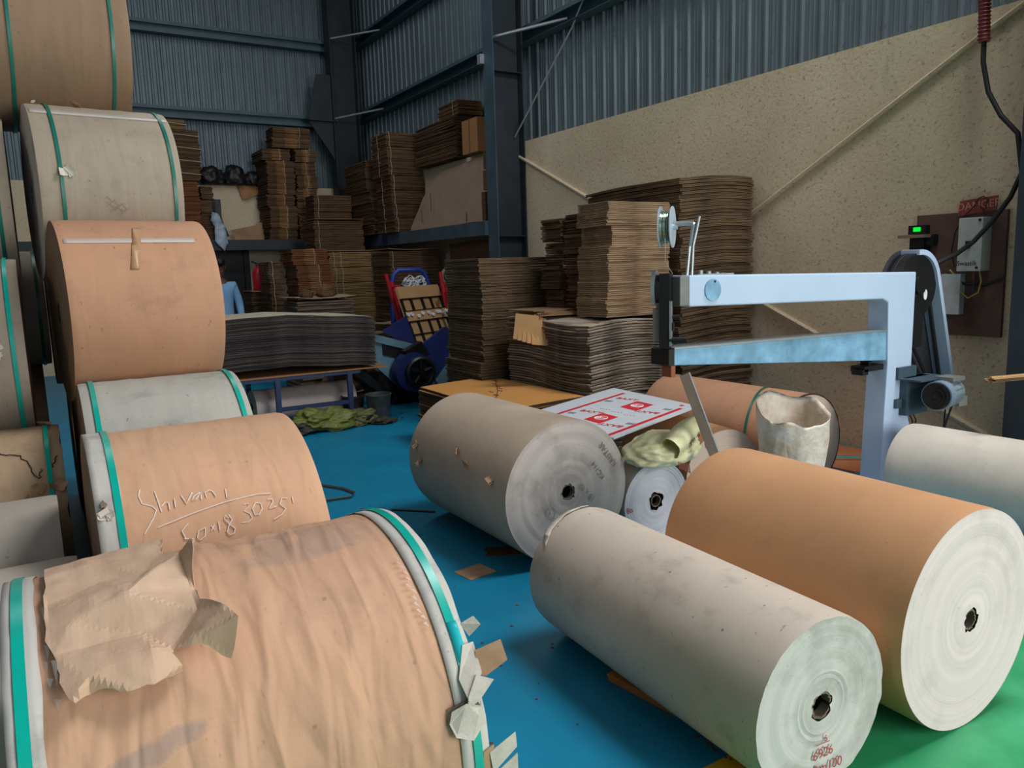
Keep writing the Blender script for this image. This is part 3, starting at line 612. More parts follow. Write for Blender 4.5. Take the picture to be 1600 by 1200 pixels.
# S3 on top of it
sheet_stack('cardboard_sheet',3.99,4.66,5.0,5.42,z4+.03,58,.0163,e_pale,'light-edged board of the tall narrow stack standing on the broad stack','boards of the pale narrow stack',jit=.004,warpf=lambda x,y:0,seed=5,drift=.002,gap=.16,steps=((0,0,0),(.16,.03,.02),(.3,.045,.03),(.55,.055,.03),(.62,.10,.04),(.78,.04,.03),(.9,.05,.03)),jag_=.004,ply=2)
# S1 stack left
sheet_stack('cardboard_sheet',3.55,4.50,6.34,7.06,0.0,64,.0264,e_brown,'brown board of the square stack left of the broad stack','boards of the square stack',jit=.010,seed=6,drift=.006,gap=.14,steps=((0,-.03,0),(.3,-.05,-.01),(.42,0,0),(.6,.01,0)))
# T1 low stack with orange top
e_or=B_('orange_board_top',(206,148,84),edge=False,var=.06)
sheet_stack('cardboard_sheet',2.98,4.02,4.92,6.25,0.0,1,.01,e_dark,'board lying flat under the orange topped boards','boards of the orange topped pile',seed=7) if False else None

# sheets with an orange top: parallelogram of measured corners at half a metre height
sheet_stack('cardboard_sheet',2.95,3.72,4.95,6.5,0.0,21,.0252,e_dark,'board with orange upper face in the low pile behind the thick grey reel','boards of the low orange pile',top=e_or,jit=.012,warpf=lambda x,y:.02*math.sin(x*2.4+.6),seed=8,drift=.006)

for k in range(5):
    mb=MB(); mb.box(-.10,.10,-.005,.005,-.11,.11,rot=Matrix.Rotation(math.radians(-30+5*k),3,'Z')@Matrix.Rotation(math.radians(-6-3*k),3,'X')@Matrix.Rotation(math.radians(8),3,'Y'),at=(3.58+.034*k,5.60-.012*k,1.08-.014*k))
    o=mb.build('cardboard_card',B_('small_card',(192,152,106),edge=False,var=.15),origin=(3.58+.034*k,5.60-.012*k,1.08)); tag(o,'small tan card at the left corner of the broad stack'+('' if k else ', leftmost of its fan'),'cardboard card','fan of small cards on the broad stack')
tp=[o for o in COL.objects if o.get('label')=='topmost sheet of boards of the low orange pile'][0]
mb=MB(); rnd=random.Random(17)
for k in range(11):
    x=-.28+.055*k+rnd.uniform(-.02,.02); y=-.45+.085*k+rnd.uniform(-.06,.06); z=.0252*.9+.02*math.sin(x*2.4+.6)+.0015; w,l=rnd.uniform(.01,.03),rnd.uniform(.04,.10)
    mb.add([(x,y,z),(x+w,y+.02,z+.001),(x+w*.6,y+l,z),(x-.004,y+l*.7,z+.001)],[(0,1,2,3)])
mb.tube([(-.3,-.5,.036),(0,-.02,.04),(.3,.55,.048)],.003,4); mb.build('dark_marks',plain('dark_brown_marks',(92,56,36),.8),parent=tp,recalc=False)
# ------------------------------------------------------------------ tied bundles
m_twine=plain('white_twine',(190,176,154),.8)
def bundle_mesh(w,d,h,n,rnd,jx=.012,curve=0):
    mb=MB(); t=h/n
    for i in range(n):
        dx,dy=rnd.uniform(-jx,jx),rnd.uniform(-jx,jx); a=rnd.uniform(-.012,.012); z=i*t; g=t*rnd.uniform(.12,.3)
        vs=[]
        for zz in (z,z+t-g):
            for (x,y) in ((-w/2,-d/2),(-w/6,-d/2),(w/6,-d/2),(w/2,-d/2),(w/2,d/2),(-w/2,d/2)):
                X=x+dx+rnd.uniform(-.004,.004);Y=y+dy+rnd.uniform(-.004,.004); vs.append((X*math.cos(a)-Y*math.sin(a),X*math.sin(a)+Y*math.cos(a),zz+curve*(1-(2*x/w)**2)))
        mb.add(vs,[(k,(k+1)%6,6+(k+1)%6,6+k) for k in range(6) if k!=1]+[(5,4,3,2,1,0),(6,7,8,9,10,11)]); mb.add(vs,[(1,2,8,7)],1)
    return mb
def make_bundle(w,d,h,n,mat,seed,twx=(0,),twy=(),jx=.012,horiz=False,light=False):
    rnd=random.Random(seed); o=bundle_mesh(w,d,h,n,rnd,jx).build('cardboard_bundle',[mat,m_bd_l if light else mat],origin=(0,0,0)); e=.006+jx
    for tx in twx:
        mb=MB(); x=tx*w; mb.tube([(x,-d/2-e,0),(x+.012,-d/2-e,h*.5),(x,-d/2-e,h+.002),(x,0,h+.004),(x,d/2+e,h),(x,d/2+e,0),(x,0,-.002)],.0035,4,closed=True); mb.build('twine',m_twine,parent=o)
    for ty in twy:
        mb=MB(); y=ty*d; mb.tube([(-w/2-e,y,0),(-w/2-e,y+.01,h*.5),(-w/2-e,y,h+.002),(0,y,h+.004),(w/2+e,y,h),(w/2+e,y,0)],.0035,4,closed=True); mb.build('twine',m_twine,parent=o)
    if horiz:
        mb=MB(); z=h*.55; mb.tube([(-w/2-e,-d/2-e,z),(0,-d/2-e,z+.01),(w/2+e,-d/2-e,z-.015),(w/2+e,d/2+e,z),(-w/2-e,d/2+e,z)],.006,5,closed=True); mb.build('twine',m_twine,parent=o)
    return o
def pile(x0,x1,y0,y1,z0,z1,n,mat,label,group,seed,layers=12,twx=(0,),twy=(),horiz=False,jit=.02,steps=None,jx=.012,rot=.04,light=False):
    """n tied bundles on top of each other; two bundle shapes alternate"""
    rnd=random.Random(seed); h=(z1-z0)/n; w,d=x1-x0,y1-y0
    pr=[make_bundle(w,d,h*.97,layers,mat,seed+k,twx,twy,jx,horiz,light) for k in range(min(n,3))]
    for i in range(n):
        o=pr[i] if i<len(pr) else copytree(pr[rnd.randrange(len(pr))])
        sx,sy=(steps[i] if steps and i<len(steps) else (0,0))
        o.location=((x0+x1)/2+sx+rnd.uniform(-jit,jit),(y0+y1)/2+sy+rnd.uniform(-jit,jit),z0+i*h); o.rotation_euler=(0,0,rnd.uniform(-rot,rot))
        lab=label
        if n>1:
            pos='lowest' if i==0 else 'topmost' if i==n-1 else '%s from the bottom'%['','second','third','fourth','fifth','sixth','seventh','eighth','ninth','tenth','eleventh'][i]
            lab=label+', '+pos
        tag(o,lab,'cardboard bundle',group)
m_bd_l=B_('flap_edge_board',(176,132,90),.45,zf=120); m_bd_d=B_('dark_bundle_board',(128,100,76),.45,zf=120); m_bd_o=B_('rusty_bundle_board',(150,98,66),.45,zf=120); m_bd_y=B_('yellowish_bundle_board',(166,136,92),.45,zf=120); m_bd_b=B_('brown_bundle_board',(128,100,74),.45,zf=120)
# S3 neighbours on the broad stack
pile(4.16,4.60,5.48,5.80,z4+.04,z4+.92,5,m_bd_b,'brown bundle left of the pale narrow stack','bundles between the pale stack and the wall',41,14,twx=(),jit=.02)
pile(4.14,4.60,5.84,6.14,z4+.04,z4+.90,4,m_bd_b,'brown bundle at the back left on the broad stack','bundles at the back of the broad stack',42,14,twx=(),jit=.025)
for k in range(5):
    x,y=(3.92,5.72); rnd=random.Random(90+k); mb=MB(); mb.box(-.20,.2,-.22,.22,0,.008,rot=Matrix.Rotation(rnd.uniform(-.3,.3),3,'Z'),at=(x-.02*k,y+.02*k,z4+.04+.010*k)); o=mb.build('cardboard_sheet',[B_('loose_board',(160,130,98),edge=False)],origin=(x,y,z4+.04)); tag(o,'loose brown board lying askew on the left end of the broad stack','cardboard sheet','loose boards on the broad stack')
mb=MB()
for k,(x,th) in enumerate(((-.03,1.70),(-.02,1.78),(.0,1.74),(.02,1.82),(.04,1.78))):
    stroke(mb,.48,[(x-.03,th),(x-.012,th-.035),(x+.01,th+.02),(x+.03,th-.01),(x+.0,th+.035),(x-.02,th+.02)],.0018,.002)
mb.build('dark_scribble',m_chalk_d,parent=A1)
# far loft shelf and ledge
pile(2.05,2.72,14.7,15.15,3.26,4.12,4,m_bd_b,'bundle with level white twine on the far wall ledge','twine-tied bundles on the far ledge',51,12,twx=(),horiz=True)
pile(2.02,2.52,14.8,15.15,4.13,4.30,1,m_bd_y,'yellowish bundle crowning the twine-tied column on the far ledge',None,52,8,horiz=True,twx=())
pile(2.05,2.60,14.42,15.0,2.23,3.22,4,m_bd_o,'rust-brown bundle at the left of the far loft shelf','rusty bundles on the far loft shelf',53,12,twx=(0,))
pile(2.62,2.82,14.45,15.0,2.23,3.15,4,m_bd_d,'narrow bundle beside the rust-brown bundles of the loft','dark narrow bundles on the far loft shelf',54,10,twx=())
pile(3.78,4.28,14.42,15.15,2.23,3.83,8,m_bd_d,'dark bundle, left tall column on the far loft','left tall column on the far loft',55,9,twx=(.1,),light=True,steps=[(.02,0),(0,0),(.02,0),(-.02,0),(.0,0),(.02,0),(0,0),(-.05,0)])
pile(4.33,4.72,14.5,15.15,2.23,3.86,7,m_bd_d,'dark bundle, right tall column on the far loft','right tall column on the far loft',56,9,twx=(0,),light=True)
pile(3.98,4.66,14.5,15.0,3.87,4.24,2,m_bd_b,'wide bundle crowning the right tall loft column','crown of the right tall column',57,9,twx=(.2,),light=True)
# floor stacks in front of the far corner
pile(4.40,5.1,13.75,14.25,1.2,2.98,6,m_bd_d,'dark tied bundle just right of the far loft columns','bundles behind the rust-topped column',58,9,twx=(-.4,))
pile(4.13,5.0,13.0,13.6,0.0,2.48,9,m_bd_d,'dark bundle in the rust-topped column before the loft','rust-topped column',59,9,twx=(-.42,))
e_ro=B_('rust_board_top',(190,120,82),edge=False,var=.1)
def flat(name,x0,x1,y0,y1,z,mat,label,cat,rz=0,th=.006,bend=0,seed=0,parent=None,jg=.01):
    rnd=random.Random(seed); w,d=x1-x0,y1-y0; cx,cy=(x0+x1)/2,(y0+y1)/2
    poly=raggedline([(-w/2,-d/2),(w/2,-d/2),(w/2,d/2),(-w/2,d/2)],jg,4,rnd); c,s=math.cos(rz),math.sin(rz)
    return tag(ragged(name,poly,max(w,d)/8,lambda u,v:(cx+u*c-v*s,cy+u*s+v*c,z+th/2+bend*(u/w*2)**2+bend*.3*mn.noise(Vector((u*4,v*4,seed)))),mat,origin=(cx,cy,z),solid=th,smooth=False),label,cat)
flat('cardboard_sheet',4.13,5.0,12.95,13.6,2.49,e_ro,'rust-red loose board topping the dark column before the far loft','cardboard sheet',seed=1)
pile(4.02,4.95,11.95,12.7,0.0,1.92,8,m_bd_y,'yellow-sided bundle right of the rusty column','yellow-sided bundles on the floor',60,9,twx=(-.42,-.3))
flat('cardboard_sheet',4.0,4.9,11.95,12.7,1.93,B_('tan_board_top',(190,156,108),edge=False,var=.1),'tan loose board topping the yellow-sided column','cardboard sheet',seed=2)
pile(3.42,3.98,11.75,12.4,0.0,1.97,8,m_bd_o,'rusty bundle with slanting twine, middle floor column','rusty bundles on the floor',61,9,twx=(.1,),light=True,steps=[(0,0)]*7+[(-.06,0)])
pile(3.12,3.36,12.2,12.8,0.0,1.80,7,m_bd_d,'narrow dark bundle left of the rusty floor column','narrow dark floor bundles',62,10,twx=(-.3,))
pile(4.72,5.58,11.25,11.95,0.0,1.90,8,m_bd_d,'dark bundle stacked under the right loft shelf','dark bundles under the right loft',63,9,twx=(-.45,))
flat('cardboard_sheet',4.7,5.55,11.2,11.9,1.91,e_top,'curled tan board topping the dark column under the right loft','cardboard sheet',seed=3,bend=.02)
pile(3.0,3.4,12.9,13.4,0.0,1.33,6,m_bd_b,'loose brown bundle beneath the fire extinguisher','bundles under the fire extinguisher',64,7,twx=(),jit=.02)
flat('cardboard_sheet',2.98,3.42,12.88,13.42,1.335,e_ro,'reddish board the fire extinguisher stands on','cardboard sheet',seed=4)
pile(2.93,3.72,10.2,10.9,0.0,1.24,4,B_('grey_board_stack',(140,126,108),.3,zf=90),'grey loose-edged bundle behind the long dark sheet stack','grey bundles behind the dark sheets',65,10,twx=(),jit=.02,jx=.02)
flat('cardboard_sheet',2.9,3.75,10.15,10.95,1.26,B_('grey_board_top',(168,158,140),edge=False,var=.08),'pale grey board lying on the grey bundles','cardboard sheet',seed=5,bend=.02)
# right loft: behind the column
pile(5.12,5.66,12.9,14.0,2.23,3.5,7,m_bd_b,'brown bundle at the far end of the right loft','left column on the right loft',66,9,twx=(),steps=[(.06,0),(.04,0),(.02,0),(0,0),(-.02,0),(-.04,0),(-.05,0)])
pile(5.12,5.70,12.0,12.68,2.23,3.82,7,m_bd_d,'twined dark bundle in the tallest right loft column','twined column on the right loft',67,12,twx=(-.42,),twy=(0,),steps=[(.06,0),(.05,0),(.03,0),(.02,0),(0,0),(-.02,0),(-.03,0)])
pile(5.56,5.98,10.50,11.9,3.25,3.84,4,m_bd_b,'brown bundle on the cream wall ledge left of the carton','bundles on the right wall ledge',68,8,twx=(),jit=.015)
pile(5.58,5.98,10.42,11.1,3.85,4.06,1,m_bd_b,'small tied bundle topping those on the right wall ledge',None,69,8,twy=(-.3,),twx=())
# carton
m_carton=plain('carton_board',(170,120,76),.8,var=.06,sc=3)
mb=MB(); mb.box(5.60,5.95,9.90,10.36,3.245,3.72); bx=mb.build('carton',m_carton,origin=(5.78,10.1,3.245),bevel=.004); tag(bx,'closed brown carton on the cream wall ledge beside the steel column','box')
mb=MB(); mb.box(5.596,5.6,10.12,10.14,3.25,3.72); mb.box(5.6,5.95,10.12,10.14,3.72,3.722); mb.build('flap_seam',plain('carton_seam',(120,80,50),.8),parent=None,origin=(5.78,10.1,3.245)).parent=bx; bx.children[0].location=(0,0,0)
# leaning board on right loft
m_bw=plain('grey_brown_board',(160,136,118),.8,var=.08,sc=4)
rnd=random.Random(9)
poly=raggedline([(9.3,2.24),(10.25,2.24),(12.05,2.24),(11.75,2.75),(11.25,3.12),(9.32,3.2)],.008,3,rnd)
lb=ragged('cardboard_sheet',poly,.15,lambda u,v:(5.46+.24*(v-2.24)/.96+.012*mn.noise(Vector((u*2,v*2,0))),u,v+.004),m_bw,origin=(5.5,10.4,2.24),solid=.008,smooth=False); tag(lb,'wide grey-brown board leaning on the wall above the right loft shelf','cardboard sheet')
mb=MB(); 
for k,(y,z) in enumerate(((11.2,2.5),(11.55,2.35),(10.05,2.26))): mb.box(5.455,5.459,y,y+.012,z,z+.28-.07*k)
lbs=mb.build('slit',plain('dark_slit',(50,38,30),.9),origin=(0,0,0)); lbs.parent=lb; lbs.location=(-5.5-.0+.0,-10.4,-2.24)
for k,(z0,z1,yy) in enumerate(((2.24,2.62,9.42),(2.64,2.9,9.36),(2.92,3.14,9.34))):
    mb=MB(); mb.box(5.36,5.44,yy-.1,yy,z0,z1); o=mb.build('cardboard_piece',m_bd_d,origin=(5.4,yy,z0)); tag(o,'dark upright cardboard piece wedged by the column, %s of three'%['lowest','middle','highest'][k],'cardboard piece','pieces wedged behind the column')
# panel under right loft
mb=MB(); mb.box(5.60,5.64,9.3,10.9,0.0,1.98); o=mb.build('cardboard_sheet',plain('brown_panel',(120,86,62),.8),origin=(5.6,10,0)); tag(o,'large plain brown panel standing under the right loft shelf','cardboard sheet')
# things on far ledge and loft
m_bag=plain('black_plastic',(26,24,24),.5,var=.4,sc=6,bump=.4)
def lump(name,c,r,mat,label,cat,seed,amp=.25,sub=4,flatb=True,freq=2.0,parent=None):
    bm=bmesh.new(); bmesh.ops.create_icosphere(bm,subdivisions=sub,radius=1)
    for v in bm.verts:
        q=v.co.copy(); d=1+amp*mn.noise(q*freq+Vector((seed,0,0)))+amp*.5*mn.noise(q*freq*2.7+Vector((0,seed,0)))-amp*.35*abs(mn.noise(q*freq*4+Vector((0,0,seed))))
        p=q*d; v.co=Vector((p.x*r[0],p.y*r[1],max(p.z,-.62)*r[2]+.62*r[2] if flatb else p.z*r[2]))
    me=bpy.data.meshes.new(name); bm.to_mesh(me); bm.free(); me.materials.append(mat); me.polygons.foreach_set('use_smooth',[True]*len(me.polygons))
    o=bpy.data.objects.new(name,me); COL.objects.link(o)
    if parent is not None: o.parent=parent; 
    else: tag(o,label,cat)
    o.location=c; return o
lump('black_bag',(2.98,15.1,3.245),(.22,.13,.20),m_bag,'dark bag on the far ledge, left one beside the twine-tied column','bag',1)
lump('black_bag',(3.38,15.1,3.245),(.2,.13,.22),m_bag,'dark bag on the far ledge, middle one, highest','bag',2)
lump('black_bag',(3.68,15.1,3.245),(.16,.12,.16),m_bag,'dark rounded bag on the far ledge next to the tall bundle columns','bag',3)
rnd=random.Random(12)
poly=raggedline([(3.42,3.22),(3.95,3.22),(3.9,3.08),(3.72,3.05),(3.6,2.98),(3.5,2.97)],.01,3,rnd)
o=ragged('torn_cardboard',poly,.1,lambda u,v:(u,15.12+.02*mn.noise(Vector((u*5,v*5,1))),v+.02),B_('torn_board',(176,132,92),edge=False),origin=(3.6,15.12,3.2),smooth=False,solid=.006); tag(o,'torn brown cardboard hanging at the top of the far cream wall','cardboard')
poly=raggedline([(3.25,2.24),(3.82,2.24),(4.0,2.34),(3.8,2.6),(3.7,2.52),(3.2,2.42)],.008,3,rnd)
o=ragged('torn_cardboard',poly,.1,lambda u,v:(u,14.9+.3*(v-2.24),v),B_('torn_board_b',(178,146,116),edge=False),origin=(3.6,14.9,2.24),smooth=False,solid=.006); tag(o,'torn tan cardboard lying on the far loft before the cream wall','cardboard')
poly=raggedline([(2.84,2.95),(3.02,2.95),(3.02,2.6),(3.12,2.3),(2.95,2.24),(2.86,2.3)],.006,3,rnd)
o=ragged('dark_cloth',poly,.08,lambda u,v:(u,14.75+.03*mn.noise(Vector((u*9,v*6,1))),v),m_bag,origin=(2.95,14.75,2.24),smooth=False,solid=.01); tag(o,'dark strip of cloth standing right of the rust-brown loft bundles','cloth')
m_plastic=plain('grey_blue_plastic',(150,168,182),.35,var=.25,sc=9)
poly=raggedline([(2.78,2.70),(2.88,2.66),(2.97,2.45),(3.0,2.16),(2.93,2.02),(2.78,2.2),(2.80,2.45),(2.74,2.55)],.006,3,rnd)
o=ragged('plastic_sheet',poly,.05,lambda u,v:(u,14.30+.05*abs(mn.noise(Vector((u*12,v*7,4)))),v),m_plastic,origin=(2.9,14.3,2.24),smooth=True,solid=.006); tag(o,'pale plastic sheet hanging over the far loft edge','plastic sheet')

# ------------------------------------------------------------------ long dark sheet stack on the blue table
m_tab=plain('navy_steel',(34,54,92),.5,var=.15)
T=thing('work_table',(2.05,8.4,0),'navy steel frame table carrying the long dark sheet stack','table')
mb=MB(); mb.box(-1.1,1.22,-.415,.55,.545,.555); mb.build('tabletop',m_carton,parent=T)
for lx,ly in ((-.95,-.38),(.0,-.38),(.78,-.38),(-.1,.5),(.86,.5)):
    mb=MB(); mb.box(lx-.025,lx+.025,ly-.025,ly+.025,0,.545); mb.build('leg',m_tab,parent=T)
mb=MB(); mb.box(-.02,.78,-.4,-.36,.18,.22); mb.build('brace',m_tab,parent=T)
mb=MB(); mb.box(-1.0,.9,-.4,-.36,.505,.545); mb.box(-1.0,.9,.48,.52,.505,.545); mb.build('frame',m_tab,parent=T)
e_blk=B_('black_sheet_edge',(104,96,94),.35,zf=150,var=.35); e_cr=B_('cream_sheet_top',(188,180,160),edge=False,var=.05)
def w2(x,y): return .045+.045*math.cos((x+.1)*1.9)-.03*max(0,-x-.3)+.006*math.sin(x*9)
sheet_stack('paper_sheet',1.02,3.13,7.98,8.95,.558,26,.0205,e_blk,'long dark-edged sheet in the curved stack on the navy table','sheets on the navy table',top=e_cr,jit=.012,warpf=w2,seed=31,drift=.006,gap=.12,ply=2,rots=.004,cat='paper sheet')
# fallen reel under it
reel('paper_roll',(2.42,8.42,.19),.19,1.12,.05,paper('pinkish_paper',(190,176,172),.2,(110,96,96),.3,seed=15),m_cap_k,'pinkish loose paper roll lying under the navy table',wob=.008,seed=41,cat='paper roll')
# sack heap on the floor
m_olive=plain('olive_plastic',(106,112,48),.5,var=.4,sc=8,bump=.3)
lump('olive_sack',(2.42,7.72,0),(.34,.22,.13),m_olive,'crumpled olive-green sack on the floor before the navy table','sack',5,.42,5,freq=1.7)
lump('olive_sack',(2.8,7.75,0),(.22,.18,.09),plain('dull_olive_plastic',(96,98,54),.55,var=.4,sc=8),'flatter dull olive sack right of the brighter one','sack',6,.42,5,freq=1.7)
lump('dark_rag',(2.08,7.66,0),(.22,.16,.07),m_bag,'dark rag on the floor left of the olive sack','rag',7,.6)
lump('dark_rag',(3.02,7.58,0),(.12,.1,.04),plain('brown_rag',(60,54,44),.8),'small brown rag right of the olive sacks','rag',8,.5)
rnd=random.Random(77); mb=MB()
for k in range(46):
    x,y=rnd.uniform(1.9,3.4),rnd.uniform(7.55,8.0); s=rnd.uniform(.02,.07); a=rnd.random()*6; z=.001+rnd.random()*.01
    mb.add([(x,y,z),(x+s*math.cos(a),y+s*math.sin(a),z+.004),(x+s*.6*math.cos(a+1),y+s*.7*math.sin(a+1),z+.012)],[(0,1,2)])
tag(mb.build('paper_litter',m_bd_d,origin=(2.6,7.8,0),recalc=False,solid=.002),'scraps of brown litter around the olive sacks','litter',kind='stuff')
# buckets
def bucket(loc,mat,label,s=1):
    T=thing('bucket',loc,label,'bucket'); mb=MB(); n=28; vv=[]
    for z,r in ((0,.11),(.24,.14),(.25,.148),(.262,.148),(.262,.136),(.02,.105)):
        for k in range(n): vv.append((r*s*math.cos(2*PI*k/n),r*s*math.sin(2*PI*k/n),z*s))
    mb.add(vv,[(j*n+k,j*n+(k+1)%n,(j+1)*n+(k+1)%n,(j+1)*n+k) for j in range(5) for k in range(n)]+[tuple(range(n)),tuple(5*n+k for k in range(n))]); mb.build('body',mat,parent=T,smooth=True)
    mb=MB(); mb.tube([(.148*s*math.cos(a),-.05*s*0+.02,.25*s-.148*s*math.sin(a)) for a in [PI*k/10 for k in range(11)]],.004,5); mb.build('handle',m_galv,parent=T); return T
bucket((3.12,7.95,0),plain('grimy_bucket',(78,84,86),.5,var=.4),'grimy grey bucket standing between the navy table and the blue machine')
bucket((2.92,8.2,0),plain('dark_can',(50,40,42),.5,var=.5),'dark tin can left of the grimy grey bucket',.9)
# scraps behind table
m_scr=B_('scrap_board',(178,158,130),edge=False,var=.2)
for k,(x0,x1,y0,y1,z,rz,bd_) in enumerate(((1.6,3.3,9.6,10.3,.02,.05,.03),(1.9,3.5,9.4,9.9,.05,-.06,.03),(1.2,2.4,9.3,9.8,.03,.1,.02),(3.2,4.3,9.9,10.7,.55,.1,.05),(3.6,4.6,10.1,10.9,.70,-.15,.06),(3.9,4.8,9.8,10.5,.86,.2,.03))):
    flat('cardboard_scrap',x0,x1,y0,y1,z,m_scr,['broad tan scrap board on the floor behind the navy table','upper tan scrap board on the floor behind the navy table','tan scrap board at the left behind the navy table','lowest bent scrap board on the heap behind the trolley','middle bent scrap board on the heap behind the trolley','top bent scrap board on the heap behind the trolley'][k],'cardboard scrap',rz,bend=bd_,seed=k+20,jg=.03)
lump('scrap_heap',(3.52,9.75,0),(.34,.3,.30),B_('heap_board',(110,90,70),edge=False),'jumbled heap of dark cardboard behind the trolley','scrap heap',9,.5,5,freq=3)
for k,(x,y,s) in enumerate(((3.42,10.4,.13),(3.15,10.45,.09))): lump('cardboard_lump',(x,y,1.27),(s,s*.7,s*.8),m_bd_d,['crumpled brown lump at the right end of the grey board','smaller crumpled brown lump on the grey board'][k],'cardboard',12+k,.5,3)
flat('cardboard_piece',1.55,2.15,8.9,9.3,.03,e_ro,'orange-brown board scrap on the floor at the left under the table','cardboard scrap',.2,seed=40)

# ------------------------------------------------------------------ blue cutting machine with trolley behind
m_lb=plain('worn_light_blue_paint',(92,124,138),.5,var=.3,sc=5); m_nv=plain('navy_paint',(26,40,96),.45,var=.2,sc=4); m_oil=plain('oily_black',(14,14,16),.4,var=.4)
OM=Vector((3.8,8.6,0)); T=thing('cutting_machine',OM,'light blue and navy machine with a black wheel behind the navy table','machine')
XZ=lambda x,y,z:(x,z,y)
def CM(nm,fn,mat,smooth=False,T=None,O=None,bevel=0):
    mb=MB(); fn(mb); return mb.build(nm,mat,parent=T,origin=O,smooth=smooth,bevel=bevel)
def cm(nm,fn,mat,smooth=False): return CM(nm,fn,mat,smooth,T,OM)
cm('side_plate',lambda m:m.prism([(3.30,.80),(3.30,.52),(3.62,.20),(3.98,.10),(4.30,.12),(4.34,.62),(4.0,.60)],8.50,8.54,0,XZ),m_lb)
cm('bed',lambda m:m.prism([(3.30,.88),(3.30,.79),(4.02,.57),(4.02,.66)],8.46,9.1,0,XZ),m_lb)
cm('opening',lambda m:m.prism([(3.42,.76),(3.42,.62),(3.72,.53),(3.72,.67)],8.485,8.51,0,XZ),m_oil)
cm('guard',lambda m:m.prism([(3.84,.66),(4.22,.90),(4.28,.88),(4.26,.50),(4.0,.22),(3.75,.25)],8.44,8.49,0,XZ),m_nv)
cm('wheel_guard',lambda m:m.cyl((3.72,8.28,.41),(3.72,8.44,.41),.23,n=44),m_nv,True)
def fly(m):
    m.tube([(3.79+.165*math.cos(a),8.25,.40+.165*math.sin(a)) for a in [2*PI*k/36 for k in range(36)]],.032,8,closed=True); m.cyl((3.79,8.22,.40),(3.79,8.27,.40),.045)
    for k in range(5): a=2*PI*k/5+.3; m.tube([(3.79,8.25,.40),(3.79+.17*math.cos(a),8.25,.40+.17*math.sin(a))],.022,6)
cm('flywheel',fly,m_oil,True)
cm('drive',lambda m:(m.cyl((3.79,8.27,.40),(3.79,8.45,.40),.12,n=20),m.prism([(3.62,.66),(3.84,.76),(3.94,.60),(3.72,.52)],8.30,8.42,0,XZ)),m_oil)
cm('base',lambda m:(m.box(3.55,4.05,8.55,9.0,0,.36),m.prism([(3.36,.52),(3.46,.52),(3.80,.0),(3.66,.0)],8.55,8.62,0,XZ),m.prism([(3.1,.42),(3.2,.46),(3.7,.02),(3.6,.0)],8.62,8.7,0,XZ)),m_oil)
for x,z in ((3.97,.20),(4.10,.26)): cm('bolt',lambda m:m.cyl((x,8.46,z),(x,8.50,z),.024,n=12),m_galv)
cm('hopper_side',lambda m:m.prism([(3.52,.88),(3.84,1.04),(3.95,.70),(3.7,.78)],8.72,8.75,0,XZ),m_nv)
m_red=plain('red_paint',(186,26,40),.4,var=.1)
T=thing('hand_trolley',(4.35,9.5,0),'red tubular hand trolley carrying a slatted wooden frame','trolley')
for pts in ([(-.46,-.1,1.55),(-.38,-.08,1.25),(-.26,-.05,.8),(-.08,.0,.12)],[(-.26,.2,1.45),(-.18,.2,1.1),(-.1,.2,.75),(.02,.2,.12)],[(.29,-.3,1.41),(.35,-.28,1.1),(.43,-.25,.75),(.52,-.2,.12)],[(.42,.1,1.56),(.46,.1,1.2),(.52,.1,.7)]):
    mb=MB(); mb.tube(pts,.026,8); mb.build('tube',m_red,parent=T,smooth=True)
mb=MB(); mb.tube([(.30,-.28,1.28),(.44,.1,1.40)],.02,8); mb.tube([(-.43,-.09,1.40),(-.25,.2,1.38)],.02,8); mb.tube([(-.25,.2,1.39),(-.14,.2,1.39)],.015,6); mb.build('cross_tube',m_red,parent=T,smooth=True)
mb=MB(); mb.box(-.15,.6,-.2,.2,.10,.13); mb.build('toe_plate',m_red,parent=T)
for x in (-.12,.58): mb=MB(); mb.cyl((x,.2,.1),(x+.05,.2,.1),.1,n=24); mb.build('wheel',m_rubber,parent=T,smooth=True)
m_ply=plain('pale_plywood',(190,150,104),.7,var=.1,sc=4)
T=thing('slatted_frame',(4.42,9.2,0),'tan slatted board frame with black ribs resting on the red trolley','frame')
rot=Matrix.Rotation(math.radians(30),3,'Z')@Matrix.Rotation(math.radians(-20),3,'X'); AT=(.03,-.02,.64)
def FB(x0,x1,z0,z1,y0,y1,mat,nm):
    mb=MB(); mb.box(x0*1.35,x1*1.35,y0,y1,z0,z1,rot=rot,at=AT); mb.build(nm,mat,parent=T)
FB(-.34,.34,.0,.78,.0,.02,m_ply,'board')
FB(-.345,.345,.63,.79,-.03,0,m_ply,'top_rail'); FB(-.34,.34,.32,.45,-.03,0,m_ply,'middle_rail')
for x in (-.33,-.18,.0,.15,.33): FB(x-.013,x+.013,.0,.63,-.024,-.004,m_black,'rib')
for z in (.14,.315,.455,.62): FB(-.34,.34,z,z+.009,-.034,-.001,m_black,'groove')
for k,x in enumerate((-.33,-.27,-.17,-.09,.01,.07,.16,.2,.26,.32)):
    mb=MB(); c=rot@Vector((x*1.35,-.04,.41-.03*(k%3==2)))+Vector(AT); mb.cyl(c+Vector((0,-.03,0)),c+Vector((0,.012,0)),.022,n=10); mb.build('white_plug',m_white,parent=T)
T=thing('blue_cart',(4.45,9.95,0),'blue tubular cart handle with coiled wires behind the slatted frame','cart')
mb=MB(); mb.tube([(-.27,0,.5),(-.25,0,1.42),(-.22,0,1.54),(-.15,0,1.6),(.16,0,1.6),(.24,0,1.56),(.30,0,1.4),(.34,0,.5)],.034,10); mb.build('handle',plain('bright_navy_paint',(30,58,140),.4),parent=T,smooth=True)
